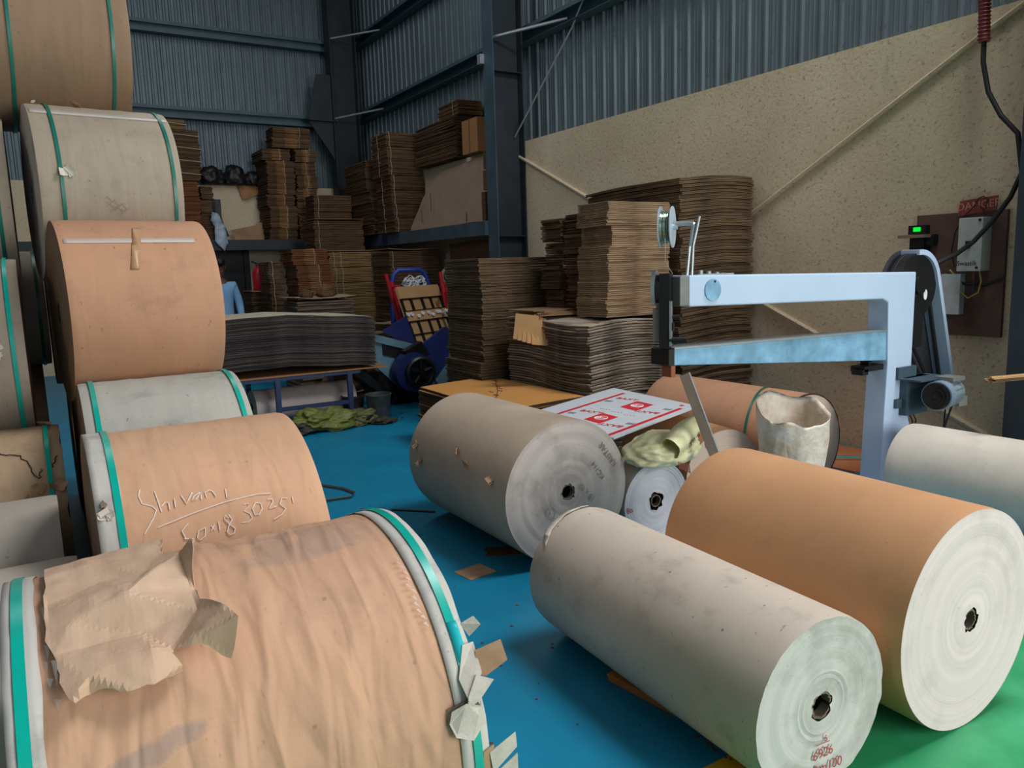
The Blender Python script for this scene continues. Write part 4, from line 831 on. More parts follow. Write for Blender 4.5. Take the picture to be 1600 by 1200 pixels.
mb=MB(); mb.box(-.29,-.12,-.02,.02,.75,1.35); mb.box(-.25,.4,-.02,.3,0.1,.6); mb.box(-.2,.3,-.02,.22,1.30,1.38); mb.build('panel',m_nv,parent=T)
for x in (-.2,.35): mb=MB(); mb.cyl((x,.0,.1),(x+.04,.0,.1),.1,n=20); mb.build('wheel',m_rubber,parent=T,smooth=True)
mb=MB(); rnd=random.Random(4)
for k in range(16):
    cx,cz=rnd.uniform(-.06,.18),1.44+rnd.uniform(-.03,.04); mb.tube([(cx+.06*math.cos(a)*rnd.uniform(.7,1.2),-.05+.03*math.sin(a*2),cz+.045*math.sin(a)) for a in [2*PI*q/14 for q in range(14)]],.007,5,closed=True)
mb.build('wire_coil',m_white,parent=T)
mb=MB(); mb.tube([(4.98+.085*math.cos(a),9.8,1.49+.10*math.sin(a)) for a in [2*PI*q/20 for q in range(20)]],.026,8,closed=True); mb.cyl((4.98,9.78,1.49),(4.98,9.84,1.49),.05); mb.box(4.97,4.99,9.82,9.84,0,1.49); o=mb.build('hose_coil',plain('grey_hose',(120,114,102),.6),origin=(4.98,9.8,0),smooth=True); tag(o,'grey coiled hose on a thin stand right of the blue cart handle','hose')

# ------------------------------------------------------------------ fire extinguisher
T=thing('fire_extinguisher',(3.18,13.1,1.345),'small red fire extinguisher standing on the cardboard bundles','fire extinguisher')
mb=MB(); n=24; vv=[]
for z,r in ((0,.09),(.02,.1),(.28,.1),(.34,.07),(.37,.03),(.4,.03)):
    for k in range(n): vv.append((r*math.cos(2*PI*k/n),r*math.sin(2*PI*k/n),z))
mb.add(vv,[(j*n+k,j*n+(k+1)%n,(j+1)*n+(k+1)%n,(j+1)*n+k) for j in range(5) for k in range(n)]+[tuple(range(n)),tuple(5*n+k for k in range(n))]); mb.build('cylinder',m_red,parent=T,smooth=True)
mb=MB(); mb.box(-.03,.03,-.02,.02,.39,.44); mb.tube([(0,0,.43),(-.1,0,.47)],.012,6); mb.build('valve',m_black,parent=T)
mb=MB(); mb.tube([(.03,0,.42),(.11,0,.38),(.13,0,.2),(.125,0,.05)],.014,6); mb.build('hose',m_black,parent=T,smooth=True)

# ------------------------------------------------------------------ person in a blue shirt
m_skin=plain('skin',(84,54,40),.55); m_shirt=plain('light_blue_shirt',(120,166,206),.8,var=.12,sc=6,bump=.3); m_trou=plain('dark_trousers',(36,38,46),.8); m_hair=plain('black_hair',(12,11,11),.6)
def skin(name,pts,edges,rad,mat,parent,sub=2,root=0):
    me=bpy.data.meshes.new(name); me.from_pydata(pts,edges,[]); me.materials.append(mat); o=bpy.data.objects.new(name,me); COL.objects.link(o)
    if parent: o.parent=parent
    md=o.modifiers.new('skin','SKIN'); md.use_smooth_shade=True
    if not me.skin_vertices: 
        me.skin_vertices if False else None
    lay=me.skin_vertices[0] if len(me.skin_vertices) else None
    if lay is None:
        bm=bmesh.new(); bm.from_mesh(me); bm.verts.layers.skin.verify(); bm.to_mesh(me); bm.free(); lay=me.skin_vertices[0]
    for i,r in enumerate(rad): lay.data[i].radius=(r if isinstance(r,tuple) else (r,r)); lay.data[i].use_root=(i==root)
    s=o.modifiers.new('sub','SUBSURF'); s.levels=sub; s.render_levels=sub; return o
P0=Vector((2.36,12.0,0))
pt=[(0,0,.98),(0,0,1.15),(0,.0,1.32),(0,.01,1.47),(0,0,1.56),(0,-.01,1.64),(0,-.02,1.74),
    (.17,.01,1.46),(.24,.02,1.2),(.25,-.04,.97),(.25,-.06,.88),(-.17,.01,1.46),(-.24,.02,1.2),(-.25,-.04,.97),(-.25,-.06,.88),
    (.09,0,.9),(.10,-.01,.5),(.10,.02,.1),(.10,-.12,.04),(-.09,0,.9),(-.10,-.01,.5),(-.10,.02,.1),(-.10,-.12,.04)]
ed=[(0,1),(1,2),(2,3),(3,4),(4,5),(5,6),(3,7),(7,8),(8,9),(9,10),(3,11),(11,12),(12,13),(13,14),(0,15),(15,16),(16,17),(17,18),(0,19),(19,20),(20,21),(21,22)]
rd=[(.14,.10),(.13,.1),(.15,.1),(.12,.09),.055,(.075,.09),(.07,.085),.055,.045,.035,.032,.055,.045,.035,.032,.085,.06,.042,.035,.085,.06,.042,.035]
for s,b in ((1,10),(-1,14)):
    for f,(dx,dy,l) in enumerate(((-.0,-.03,.07),(.0,-.012,.078),(.0,.008,.074),(.0,.026,.06),(-.03*s,-.035,.045))):
        x,y,z=pt[b]; i=len(pt); pt+= [(x+dx,y+dy,z-.04),(x+dx*1.2-.008*s,y+dy*1.3,z-.04-l*.6),(x+dx*1.2-.018*s,y+dy*1.3,z-.04-l)]; ed+=[(b,i),(i,i+1),(i+1,i+2)]; rd+=[.009,.0085,.008]
body=skin('person',pt,ed,rd,m_skin,None); body.location=P0; tag(body,'person in a light blue long-sleeved shirt standing before the dark doorway','person')
skin('shirt',[(0,0,.83),(0,0,1.15),(0,0,1.32),(0,.01,1.45),(0,.01,1.505),(.17,.01,1.455),(.245,.02,1.2),(.255,-.04,.98),(-.17,.01,1.455),(-.245,.02,1.2),(-.255,-.04,.98)],[(0,1),(1,2),(2,3),(3,4),(3,5),(5,6),(6,7),(3,8),(8,9),(9,10)],[(.18,.13),(.17,.13),(.185,.13),(.15,.115),(.075,.07),.078,.064,.05,.078,.064,.05],m_shirt,body)
skin('trousers',[(0,0,.98),(.09,0,.9),(.10,-.01,.5),(.10,.02,.1),(-.09,0,.9),(-.10,-.01,.5),(-.10,.02,.1)],[(0,1),(1,2),(2,3),(0,4),(4,5),(5,6)],[(.15,.115),.105,.08,.065,.105,.08,.065],m_trou,body)
lump('hair',(0,.005,1.80),(.085,.10,.075),m_hair,None,None,3,.12,3,False,parent=body)
for s in (-1,1):
    lump('ear',(s*.078,-.01,1.71),(.012,.02,.032),m_skin,None,None,3,.05,2,False,parent=body)
    mb=MB(); mb.cyl((s*.03,-.106,1.735),(s*.03,-.098,1.735),.007,n=10); mb.build('eye',m_black,parent=body)
lump('nose',(0,-.108,1.705),(.014,.02,.026),m_skin,None,None,3,.05,2,False,parent=body)
mb=MB(); mb.box(-.025,.025,-.104,-.094,1.66,1.668); mb.build('mouth',plain('lips',(80,40,36),.5),parent=body)

# ------------------------------------------------------------------ stitching machine
m_mw=plain('machine_pale_blue',(186,206,232),.38,var=.04,sc=3); m_mg=plain('machine_grey',(120,122,118),.45,var=.12); m_mb=plain('machine_worn_blue',(120,166,196),.45,var=.3,sc=9); m_mgrey=plain('machine_side_grey',(150,154,166),.5,var=.12,sc=3)
OR=Vector((4.82,3.03,0)); T=thing('stitching_machine',OR,'tall pale blue box stitching machine with a long arm, by the cream wall','machine')
def MP(nm,fn,mat,smooth=False,bevel=0,par=None):
    mb=MB(); fn(mb); o=mb.build(nm,mat,parent=par or T,origin=OR,smooth=smooth,bevel=bevel); return o
# one C-shaped frame: column + upper arm
prof=[(2.90,1.365),(2.90,1.528),(4.93,1.486),(4.92,.5),(4.98,.40),(5.02,.0),(4.62,.0),(4.66,.9),(4.64,1.30),(4.58,1.325)]
MP('frame',lambda m:m.prism(prof,2.95,3.10,0,lambda x,y,z:(x,z,y)),m_mw,bevel=.008)
MP('base_plate',lambda m:m.box(4.5,5.12,2.90,3.3,0,.04),m_mw)
MP('arm_end',lambda m:m.box(2.84,2.905,2.955,3.06,1.37,1.525),m_mg,bevel=.006)
MP('cover_plate',lambda m:m.cyl((3.065,2.942,1.446),(3.065,2.951,1.446),.058,n=40),m_mb,True)
MP('screw',lambda m:m.cyl((3.075,2.938,1.49),(3.075,2.943,1.49),.006,n=10),m_black)
MP('lower_arm',lambda m:(m.prism([(2.80,1.15),(2.80,1.065),(4.66,.925),(4.66,1.115)],2.965,3.09,0,lambda x,y,z:(x,z,y))),m_mb,bevel=.004)
MP('arm_tip',lambda m:m.box(2.765,2.805,2.96,3.095,1.065,1.15),m_black)
MP('arm_top_strip',lambda m:m.prism([(2.80,1.158),(2.80,1.15),(4.66,1.115),(4.66,1.123)],2.955,3.10,0,lambda x,y,z:(x,z,y)),m_galv)
# stitching head
hn=Vector((.609,-.793,0)); hv=Vector((.793,.609,0))      # the stitching head is swivelled against the arm
def hp(c,a,b,z): return Vector(c)+hn*a+hv*b+Vector((0,0,z))
def hbox(m,c,a0,a1,b0,b1,z0,z1): m.add([hp(c,a,b,z) for a in(a0,a1) for b in(b0,b1) for z in(z0,z1)],[(0,1,3,2),(4,6,7,5),(0,4,5,1),(2,3,7,6),(0,2,6,4),(1,5,7,3)])
HC=(2.80,3.02,0)
MP('head_block',lambda m:(hbox(m,HC,-.022,.03,-.07,.05,1.16,1.54)),m_black)
MP('head_slide',lambda m:(hbox(m,HC,-.06,-.022,-.05,.04,1.19,1.36),hbox(m,HC,-.045,-.022,-.04,.03,1.36,1.5)),m_mg,bevel=.004)
MP('clutch_disc',lambda m:m.cyl(hp(HC,-.062,-.01,1.47),hp(HC,-.045,-.01,1.47),.09,n=36),m_galv,True)
MP('crank_gear',lambda m:m.cyl(hp(HC,-.045,-.01,1.46),hp(HC,-.02,-.01,1.46),.075,n=16),m_black)
MP('lever',lambda m:(m.cyl(hp(HC,.03,-.06,1.20),hp(HC,.12,-.06,1.20),.017,n=14),m.cyl(hp(HC,.03,-.05,1.32),hp(HC,.08,-.05,1.32),.01,n=8),hbox(m,HC,.03,.05,-.07,-.03,1.25,1.29)),m_black)
MP('guide_rail',lambda m:hbox(m,HC,.03,.042,-.075,-.05,1.17,1.40),m_galv)
MP('wire_guide',lambda m:m.box(2.80,2.83,2.98,3.05,1.0,1.065),plain('copper',(150,84,56),.5))
# adjusting screws on top
for k,x in enumerate((3.03,3.09,3.15,3.19)):
    MP('set_screw',lambda m:(m.cyl((x,3.0,1.522),(x,3.0,1.55-.006*k),.012,n=12)),m_galv)
MP('top_strip',lambda m:m.box(2.99,3.26,2.98,3.04,1.512,1.53),m_galv)
# spool holder, turned the same way as the head
SC=(2.795,3.0,0)
MP('spool_stand',lambda m:(m.tube([(2.93,3.0,1.52),(2.95,3.0,1.68),hp(SC,.13,0,1.79)],.0085,8),m.tube([(2.965,3.0,1.52),(2.975,3.0,1.68),(2.99,2.97,1.83)],.007,8),m.tube([hp(SC,.13,0,1.79),hp(SC,.04,0,1.79)],.013,8)),m_galv,True)
sp=MP('wire_spool',lambda m:(m.cyl(hp(SC,.022,0,1.775),hp(SC,.027,0,1.775),.105,n=44),m.cyl(hp(SC,-.037,0,1.775),hp(SC,-.032,0,1.775),.105,n=44),m.cyl(hp(SC,-.04,0,1.775),hp(SC,.05,0,1.775),.014,n=12)),plain('spool_plate',(180,196,208),.35,.2),True)
mb=MB()
for k in range(9):
    mb.tube([hp(SC,-.028+.006*k,(.08-.003*(k%3))*math.cos(a),1.775+(.08-.003*(k%3))*math.sin(a)) for a in [2*PI*q/28 for q in range(28)]],.0036,5,closed=True)
mb.build('wire_winding',plain('bright_wire',(150,166,150),.25,.8),parent=sp,origin=OR)
MP('wire',lambda m:m.tube([hp(SC,0,-.08,1.72),hp(SC,0,-.075,1.6),(2.80,2.97,1.54)],.0018,4),m_galv)
# treadle bracket under the lower arm
MP('bracket',lambda m:(m.box(4.46,4.66,2.98,3.08,.865,.90),m.box(4.53,4.56,3.0,3.06,.9,.935),m.box(4.44,4.5,2.98,3.06,.845,.88)),m_black)
# belt guard: dark back plate with a white rim on its right side, over a black drive wheel
def loop(r0,r1,c0,c1,n=40,lo=None,hi=None):
    d=Vector((c1[0]-c0[0],c1[1]-c0[1])); L=d.length; d.normalize(); a0=math.atan2(d.y,d.x); al=math.acos((r0-r1)/L); pts=[]
    for k in range(n+1): a=a0+al+(2*PI-2*al)*k/n; pts.append((c0[0]+r0*math.cos(a),c0[1]+r0*math.sin(a),a-a0))
    for k in range(n+1): a=a0-al+(2*al)*k/n; pts.append((c1[0]+r1*math.cos(a),c1[1]+r1*math.sin(a),a-a0+10))
    return pts
G0,G1=(5.02,1.395),(5.40,.68)
full=loop(.235,.10,G0,G1); plate=[(x,z) for x,z,_ in full]
rim=[(x,z,a) for x,z,a in full]
def guard(m):
    o_=[p for p in full if p[0]>5.06 or p[1]<.9]
    top=[p for p in full[:41] if math.atan2(p[1]-G0[1],p[0]-G0[0])>-.6 and math.atan2(p[1]-G0[1],p[0]-G0[0])<1.75]
    top.sort(key=lambda p:-math.atan2(p[1]-G0[1],p[0]-G0[0])); bot=[p for p in full[41:] if p[0]>G1[0]-.02]
    bot.sort(key=lambda p:-math.atan2(p[1]-G1[1],p[0]-G1[0]))
    line=[Vector((x,z)) for x,z,_ in top+bot]; n=len(line); inn=[]
    for i,p in enumerate(line):
        d=(line[min(i+1,n-1)]-line[max(i-1,0)]).normalized(); inn.append(p+Vector((d.y,-d.x))*.034)
    ys=(2.97,3.10); vs=[(p.x,ys[0],p.y) for p in line]+[(p.x,ys[0],p.y) for p in inn]+[(p.x,ys[1],p.y) for p in line]+[(p.x,ys[1],p.y) for p in inn]
    m.add(vs,[(k,k+1,n+k+1,n+k) for k in range(n-1)]+[(k,2*n+k,2*n+k+1,k+1) for k in range(n-1)]+[(n+k,n+k+1,3*n+k+1,3*n+k) for k in range(n-1)]+[(0,n,3*n,2*n),(n-1,3*n-1,4*n-1,2*n-1)])
MP('belt_guard',guard,m_mw,True)
MP('guard_back',lambda m:m.prism(plate,3.10,3.11,0,lambda x,y,z:(x,z,y)),plain('dark_grey_guard',(52,52,58),.5))
MP('drive_wheel',lambda m:(m.cyl((5.02,2.99,1.395),(5.02,3.07,1.395),.212,n=56),m.cyl((5.02,2.965,1.395),(5.02,2.99,1.395),.06,n=24)),m_black,True)
MP('wheel_mark',lambda m:m.add([(5.105+.022*math.cos(a),2.985,1.33+.036*math.sin(a)) for a in [2*PI*k/16 for k in range(16)]],[tuple(range(16))]),m_white)
belt=[(x,z) for x,z,_ in loop(.20,.05,G0,G1)]
MP('belt',lambda m:m.tube([(x,3.05,z) for x,z in belt],.014,6,closed=True),m_rubber,True)
MP('switch_box',lambda m:(m.box(4.93,5.08,2.98,3.08,.98,1.20)),m_black)
MP('motor_bracket',lambda m:(m.box(4.75,4.95,2.93,2.95,.80,.87),m.box(4.75,5.1,2.78,2.95,.79,.80),m.box(4.74,4.95,2.93,2.95,.60,.66),m.box(4.80,5.05,2.90,2.95,.55,.8)),m_steel)
mt=MP('motor',lambda m:(m.cyl((4.83,2.72,.70),(4.90,2.73,.70),.094,.094,n=32),m.cyl((4.90,2.73,.70),(5.08,2.77,.70),.088,n=32),m.cyl((5.08,2.77,.70),(5.36,2.95,.69),.035,n=16)),plain('motor_blue_grey',(120,140,156),.45,var=.25,sc=8),True)
mb=MB()
for k in range(16):
    a=2*PI*k/16; mb.tube([(4.90,2.73+.09*math.cos(a),.70+.09*math.sin(a)),(5.08,2.77+.09*math.cos(a),.70+.09*math.sin(a))],.0045,4)
mb.build('cooling_fin',m_mg,parent=mt,origin=OR)
mb=MB()
for q in (.03,.055,.08): mb.tube([(4.821,2.72+q*math.cos(a),.70+q*math.sin(a)) for a in [2*PI*k/24 for k in range(24)]],.004,4,closed=True)
mb.cyl((4.818,2.718,.70),(4.828,2.7195,.70),.02,n=16); mb.cyl((4.823,2.719,.70),(4.829,2.7198,.70),.086,n=32); mb.build('fan_cover',m_black,parent=mt,origin=OR)
mb=MB(); mb.box(4.94,5.08,2.68,2.80,.785,.81); mb.build('terminal_box',m_mg,parent=mt,origin=OR); mb=MB(); mb.box(5.10,5.20,2.72,2.82,.60,.66); mb.build('motor_foot',m_mg,parent=mt,origin=OR)
MP('cable',lambda m:(m.tube([(4.86,2.94,.60),(4.93,2.93,.5),(4.95,2.93,.3),(4.96,2.95,.02)],.006,6),m.tube([(4.9,2.94,.60),(4.97,2.93,.5),(5.0,2.95,.3),(5.0,2.95,.02)],.005,6),m.tube([(5.18,2.8,.62),(5.16,2.85,.4),(5.1,2.9,.1),(5.08,2.92,.02)],.007,6),m.tube([(5.36,2.95,.6),(5.37,2.96,.4),(5.36,2.97,.02)],.006,6)),m_rubber,True)

# ------------------------------------------------------------------ switch board on the wall
m_ply2=plain('old_brown_plywood',(94,70,60),.7,var=.25,sc=6)
T=thing('switch_board',(5.75,3.1,.98),'dark brown plywood board with electric boxes fixed to the cream wall','switch board')
OB=Vector((5.75,3.1,.98))
def WP(nm,fn,mat,par=None,smooth=False,bevel=0):
    mb=MB(); fn(mb); return mb.build(nm,mat,parent=par or T,origin=OB,smooth=smooth,bevel=bevel)
WP('backboard',lambda m:m.box(5.725,5.755,2.80,3.44,1.005,1.885),m_ply2)
sb=WP('isolator_box',lambda m:m.box(5.60,5.725,2.895,3.06,1.47,1.84),plain('box_grey_paint',(176,182,176),.5,var=.08),bevel=.004)
WP('switch_lever',lambda m:(m.box(5.585,5.60,2.97,3.0,1.63,1.68)),m_black,sb)
for y,z in ((2.915,1.82),(2.92,1.495)): WP('screw',lambda m:m.cyl((5.592,y,z),(5.60,y,z),.009,n=10),m_black,sb)
XB=Matrix(((0,0,-1,0),(-1,0,0,0),(0,1,0,0),(0,0,0,1)))
text('lettering','Swastik',.045,m_black,sb,Matrix.Translation((5.5985-OB.x,2.99-OB.y,1.525-OB.z))@XB)
WP('junction_box',lambda m:m.box(5.66,5.725,3.06,3.2,1.16,1.45),plain('pale_grey_box',(190,196,200),.5))
t=NT('green_display'); t.inp('Base Color',lin((0,200,60))); t.inp('Emission Color',lin((0,230,60))); t.inp('Emission Strength',.9); m_disp=t.m
dv=WP('counter_unit',lambda m:(m.box(5.60,5.66,3.30,3.43,1.745,1.81),),m_black)
WP('display',lambda m:m.box(5.596,5.60,3.335,3.39,1.765,1.795),m_disp,dv)
WP('shelf',lambda m:(m.prism([(5.58,3.29),(5.725,3.29),(5.725,3.46),(5.58,3.50)],1.72,1.742)),plain('dusty_shelf',(130,116,96),.8))
WP('bracket',lambda m:(m.box(5.64,5.725,3.33,3.44,1.60,1.72),m.box(5.66,5.72,3.27,3.42,1.66,1.74)),m_black)
WP('red_wire',lambda m:(m.tube([(5.72,3.40,1.60),(5.70,3.47,1.60),(5.70,3.5,1.54),(5.70,3.48,1.45)],.005,6),m.tube([(5.66,2.97,1.47),(5.67,2.975,1.42),(5.70,2.98,1.38)],.005,6)),plain('red_wire',(190,60,34),.5))
WP('yellow_wire',lambda m:m.tube([(5.66,2.93,1.47),(5.65,2.91,1.40),(5.66,2.93,1.32),(5.66,3.0,1.28),(5.67,3.07,1.33),(5.68,3.1,1.43),(5.70,3.16,1.48)],.006,6),plain('yellow_wire',(180,160,80),.5))
WP('blue_wire',lambda m:m.tube([(5.67,2.99,1.47),(5.67,2.97,1.40),(5.68,2.98,1.30)],.004,6),plain('blue_wire',(60,80,110),.5))
WP('black_wire',lambda m:(m.tube([(5.70,3.13,1.50),(5.69,3.15,1.62),(5.69,3.13,1.75),(5.69,3.07,1.86),(5.69,3.0,1.93),(5.69,2.95,1.90),(5.69,2.93,1.85)],.005,6),m.tube([(5.69,3.0,1.93),(5.69,2.985,1.97),(5.69,2.95,1.985),(5.69,2.92,1.96),(5.69,2.93,1.9)],.004,6),m.tube([(5.69,3.18,1.47),(5.69,3.05,1.38),(5.69,2.9,1.37),(5.70,2.79,1.42)],.009,8)),m_black)
T=thing('danger_sign',(5.74,3.0,1.87),'small faded red DANGER sign above the grey isolator box','sign')
mb=MB(); mb.prism([(3.13,1.86),(3.12,1.965),(2.865,1.985),(2.87,1.885)],5.712,5.722,0,lambda x,y,z:(z,x,y)); mb.build('plate',plain('faded_red',(136,58,50),.6,var=.2),parent=T,origin=T.location)
text('lettering','DANGER',.075,plain('faded_pink_print',(196,140,120),.6),T,Matrix.Translation((-.029,-.01,.058))@XB@Matrix.Rotation(.06,4,'Z'))
# conduit and big cable
mb=MB(); mb.tube([(5.55,2.97,3.6),(5.55,2.95,3.3),(5.55,2.93,2.98)],.034,14)
for k in range(22): mb.tube([(5.55+.036*math.cos(a),2.935+.0006*k+.036*math.sin(a),3.0+.024*k) for a in [2*PI*q/14 for q in range(14)]],.004,4,closed=True)
o=mb.build('conduit',plain('red_conduit',(120,46,42),.5),origin=(5.55,2.95,3.0),smooth=True); tag(o,'red corrugated conduit hanging at the upper right corner','conduit')
mb=MB(); mb.tube([(5.55,2.935,3.05),(5.55,2.93,2.85),(5.54,2.88,2.65),(5.52,2.78,2.48),(5.5,2.66,2.35),(5.5,2.62,2.1),(5.5,2.68,1.95),(5.49,2.78,1.8),(5.46,2.88,1.67),(5.42,2.97,1.59),(5.38,3.03,1.555),(5.34,3.06,1.53)],.016,10); o=mb.build('power_cable',m_rubber,origin=(5.5,2.9,2.5),smooth=True); tag(o,'thick black cable sweeping from the red conduit to the machine','cable')
# bundle of strips at the right edge
mb=MB(); rnd=random.Random(8)
for k in range(16):
    y,z=rnd.uniform(-.025,.025),rnd.uniform(-.002,.030); mb.box(0,1.05,-.006,.006,-.0025,.0025,rot=Matrix.Rotation(-.25,3,'Z'),at=(4.62+rnd.uniform(0,.04),2.31+y,.86+z),mi=k%2)
o=mb.build('cardboard_strips',[m_ply,B_('strip_board',(150,116,84),edge=False)],origin=(5.5,2.1,.86)); tag(o,'sheaf of thin tan strips poking in at the right edge','strips')
mb=MB(); mb.box(5.3,5.75,1.9,2.25,.83,.855); mb.box(5.32,5.36,1.92,1.96,0,.83); mb.box(5.32,5.36,2.2,2.24,0,.83); mb.box(5.7,5.74,1.92,1.96,0,.83); mb.box(5.7,5.74,2.2,2.24,0,.83); o=mb.build('side_table',m_dark,origin=(5.5,2.1,0)); tag(o,'small dark side table under the sheaf of tan strips','table')

# ------------------------------------------------------------------ printed board, sacks, lath
m_pr=plain('printed_board_grey_white',(196,202,208),.5,var=.04); m_prr=plain('print_red',(206,34,48),.5,var=.03); m_prd=plain('print_grey',(90,98,104),.5)
C_=Vector((2.736,3.38,.614)); Bp=Vector((3.656,3.63,.654)); A_=Vector((3.686,4.55,.664)); D_=C_+A_-Bp
def bl(u,v): return C_.lerp(Bp,u).lerp(D_.lerp(A_,u),v)     # u across (near edge), v away
def quad(u0,u1,v0,v1,h=.004):
    return [bl(u0,v0)+Vector((0,0,h)),bl(u1,v0)+Vector((0,0,h)),bl(u1,v1)+Vector((0,0,h)),bl(u0,v1)+Vector((0,0,h))]
mb=MB(); q=quad(0,1,0,1,0); q2=[p+Vector((0,0,-.008)) for p in q]; mb.add(q+q2,[(0,1,2,3),(7,6,5,4),(0,4,5,1),(1,5,6,2),(2,6,7,3),(3,7,4,0)])
PB=mb.build('printed_board',m_pr,origin=C_); tag(PB,'white printed board with red panels lying between the thick grey reel and the kraft reels','printed board')
def pr(nm,qs,mat):
    mb=MB()
    for q in qs: mb.add(q,[(0,1,2,3)])
    return mb.build(nm,mat,parent=PB,origin=C_,recalc=False)
pr('red_stripe',[quad(.0,.86,.055,.09,.0012)],m_prr); pr('red_stripe',[quad(.0,.92,.765,.80,.0012)],m_prr); pr('red_dot',[quad(.91,.94,.10,.135,.0012)],m_prr)
pr('red_panel',[quad(.16,.37,.32,.50,.0012)],m_prr); pr('red_panel',[quad(.58,.80,.32,.505,.0012)],m_prr)
ub=(Bp-C_).normalized(); wb=ub.cross((D_-C_).normalized()).normalized(); vb=wb.cross(ub)
def btext(s,size,u,v,mat,nm='lettering',rot=0,h=.0018):
    p=bl(u,v)+wb*h-C_; m=Matrix(((ub.x,vb.x,wb.x,p.x),(ub.y,vb.y,wb.y,p.y),(ub.z,vb.z,wb.z,p.z),(0,0,0,1))); return text(nm,s,size,mat,PB,m@Matrix.Rotation(rot,4,'Z'))
for (u,v,r) in ((.335,.60,-PI/2),(.79,.62,-PI/2),(.19,.22,PI/2),(.615,.22,PI/2)): btext('BAXY',.07,u,v,m_prr,rot=r)
for u,v in ((.215,.71),(.65,.71),(.31,.125),(.77,.14)): btext('|||||',.045,u,v,m_prd,'barcode',rot=-PI/2)
for u,v in ((.46,.56),(.46,.28),(.46,.42)): btext('- - - -',.04,u,v,m_prd,'small_print',rot=-PI/2)
for uc,vc in ((.69,.41),(.265,.41)):
    mb=MB(); c=bl(uc,vc)+wb*.003; mb.tube([c+ub*.042*math.cos(a)+vb*.042*math.sin(a) for a in [2*PI*k/24 for k in range(24)]],.0035,5,closed=True)
    mb.tube([c+vb*-.036,c,c+ub*.028+vb*.028],.004,5); mb.tube([c,c-ub*.028+vb*.028],.004,5); mb.build('emblem',m_white,parent=PB,origin=C_)
# yellow sack with rolled mouth
m_ys=plain('pale_yellow_woven_plastic',(222,218,172),.42,var=.14,sc=6,bump=.5)
ys=lump('yellow_sack',(2.99,3.26,.475),(.29,.18,.10),m_ys,'pale yellow crumpled sack squeezed under the printed board','sack',6,.2,5,freq=1.4); ys.rotation_euler=(0,0,.25)
m_ys2=plain('pale_lime_lining',(196,196,120),.5)
mb=MB(); axs=[Vector(q) for q in ((2.88,3.075,.585),(2.95,3.10,.605),(3.03,3.13,.63),(3.11,3.16,.655),(3.19,3.18,.675),(3.25,3.2,.69))]; rr=[.060,.064,.066,.060,.050,.014]; n=28; vv=[]
rnd=random.Random(2); fr=[]
for i,(p,r) in enumerate(zip(axs,rr)):
    d=(axs[min(i+1,5)]-axs[max(i-1,0)]).normalized(); u=d.cross(Vector((0,0,1))).normalized(); w=u.cross(d)
    for k in range(n):
        a=2*PI*k/n; q=r*(1+.16*mn.noise(Vector((math.cos(a)*2,math.sin(a)*2,i*.8)))); vv.append(p+u*q*math.cos(a)+w*q*math.sin(a))
for k in range(n): vv.append(axs[1]+(vv[k]-axs[0])*.8)
mb.add(vv,[(i*n+k,i*n+(k+1)%n,(i+1)*n+(k+1)%n,(i+1)*n+k) for i in range(5) for k in range(n)]+[tuple(5*n+k for k in range(n))]); mb.add(vv,[(k,6*n+k,6*n+(k+1)%n,(k+1)%n) for k in range(n)]+[tuple(6*n+k for k in range(n))],1)
o=mb.build('rolled_mouth',[m_ys,m_ys2],smooth=True,recalc=False,origin=ys.location); o.parent=ys; o.location=(0,0,0); o.rotation_euler=(0,0,0)
o.matrix_parent_inverse=Matrix.Rotation(-.25,4,'Z')
mb=MB(); rnd=random.Random(6)
for k in range(16):
    a=rnd.uniform(-1.3,-.3); p=axs[1].lerp(axs[4],rnd.random()); r=.068-.012*(p.x-2.95)/.24; d=Vector((.0,-math.cos(a),math.sin(a))); c=p+d*r
    mb.tube([c,c+Vector((.012,.0,.016)),c+Vector((.02,0,-.006))],.0022,4)
for k in range(9):
    x=2.90+.010*k; mb.tube([(x,3.03,.52-.004*k),(x+.006,3.025,.48-.005*k)],.0025,4)
o=mb.build('print',plain('brown_red_print',(140,70,56),.6),origin=ys.location); o.parent=ys; o.location=(0,0,0); o.matrix_parent_inverse=Matrix.Rotation(-.25,4,'Z')
# white sack, open at the top
t=NT('white_woven_sack'); t.inp('Roughness',.6)
a=t.mix(t.ramp(t.noise(4,None,5,.6),[(.38,K0),(.62,(.75,.75,.75,1))]),lin((230,224,212)),lin((178,146,112))); t.col(a); t.bump(t.noise(9,None,5,.6),.6,.03); m_ws=t.m
mb=MB(); n=96; vv=[]; Lv=30; cx,cy=3.80,3.0
for j in range(Lv+1):
    f=j/Lv; z=.70*f
    for k in range(n):
        a=2*PI*k/n; rx_,ry_=.175+.045*f,.115+.06*f
        sx=abs(math.cos(a))**.75*(1 if math.cos(a)>0 else -1); sy=abs(math.sin(a))**.75*(1 if math.sin(a)>0 else -1)
        d=1+.10*mn.noise(Vector((sx*1.4,sy*1.4,z*3)))+.03*mn.noise(Vector((sx*5,sy*5,z*9)))
        top=0
        if f>.7: top=(f-.7)/.3*(.03*mn.noise(Vector((sx*1.6,sy*1.6,9)))+.055*math.sin(a+.25)+.04*max(0,math.cos(a-1.9))**4+.012*math.cos(a*5))
        vv.append((cx+rx_*sx*d-.03*(1-f)*0,cy+ry_*sy*d,z+top))
for j,(sc,dz) in enumerate(((.95,-.03),(.88,-.14),(.8,-.32))):
    for k in range(n):
        p=vv[Lv*n+k]; vv.append((cx+(p[0]-cx)*sc,cy+(p[1]-cy)*sc,p[2]+dz))
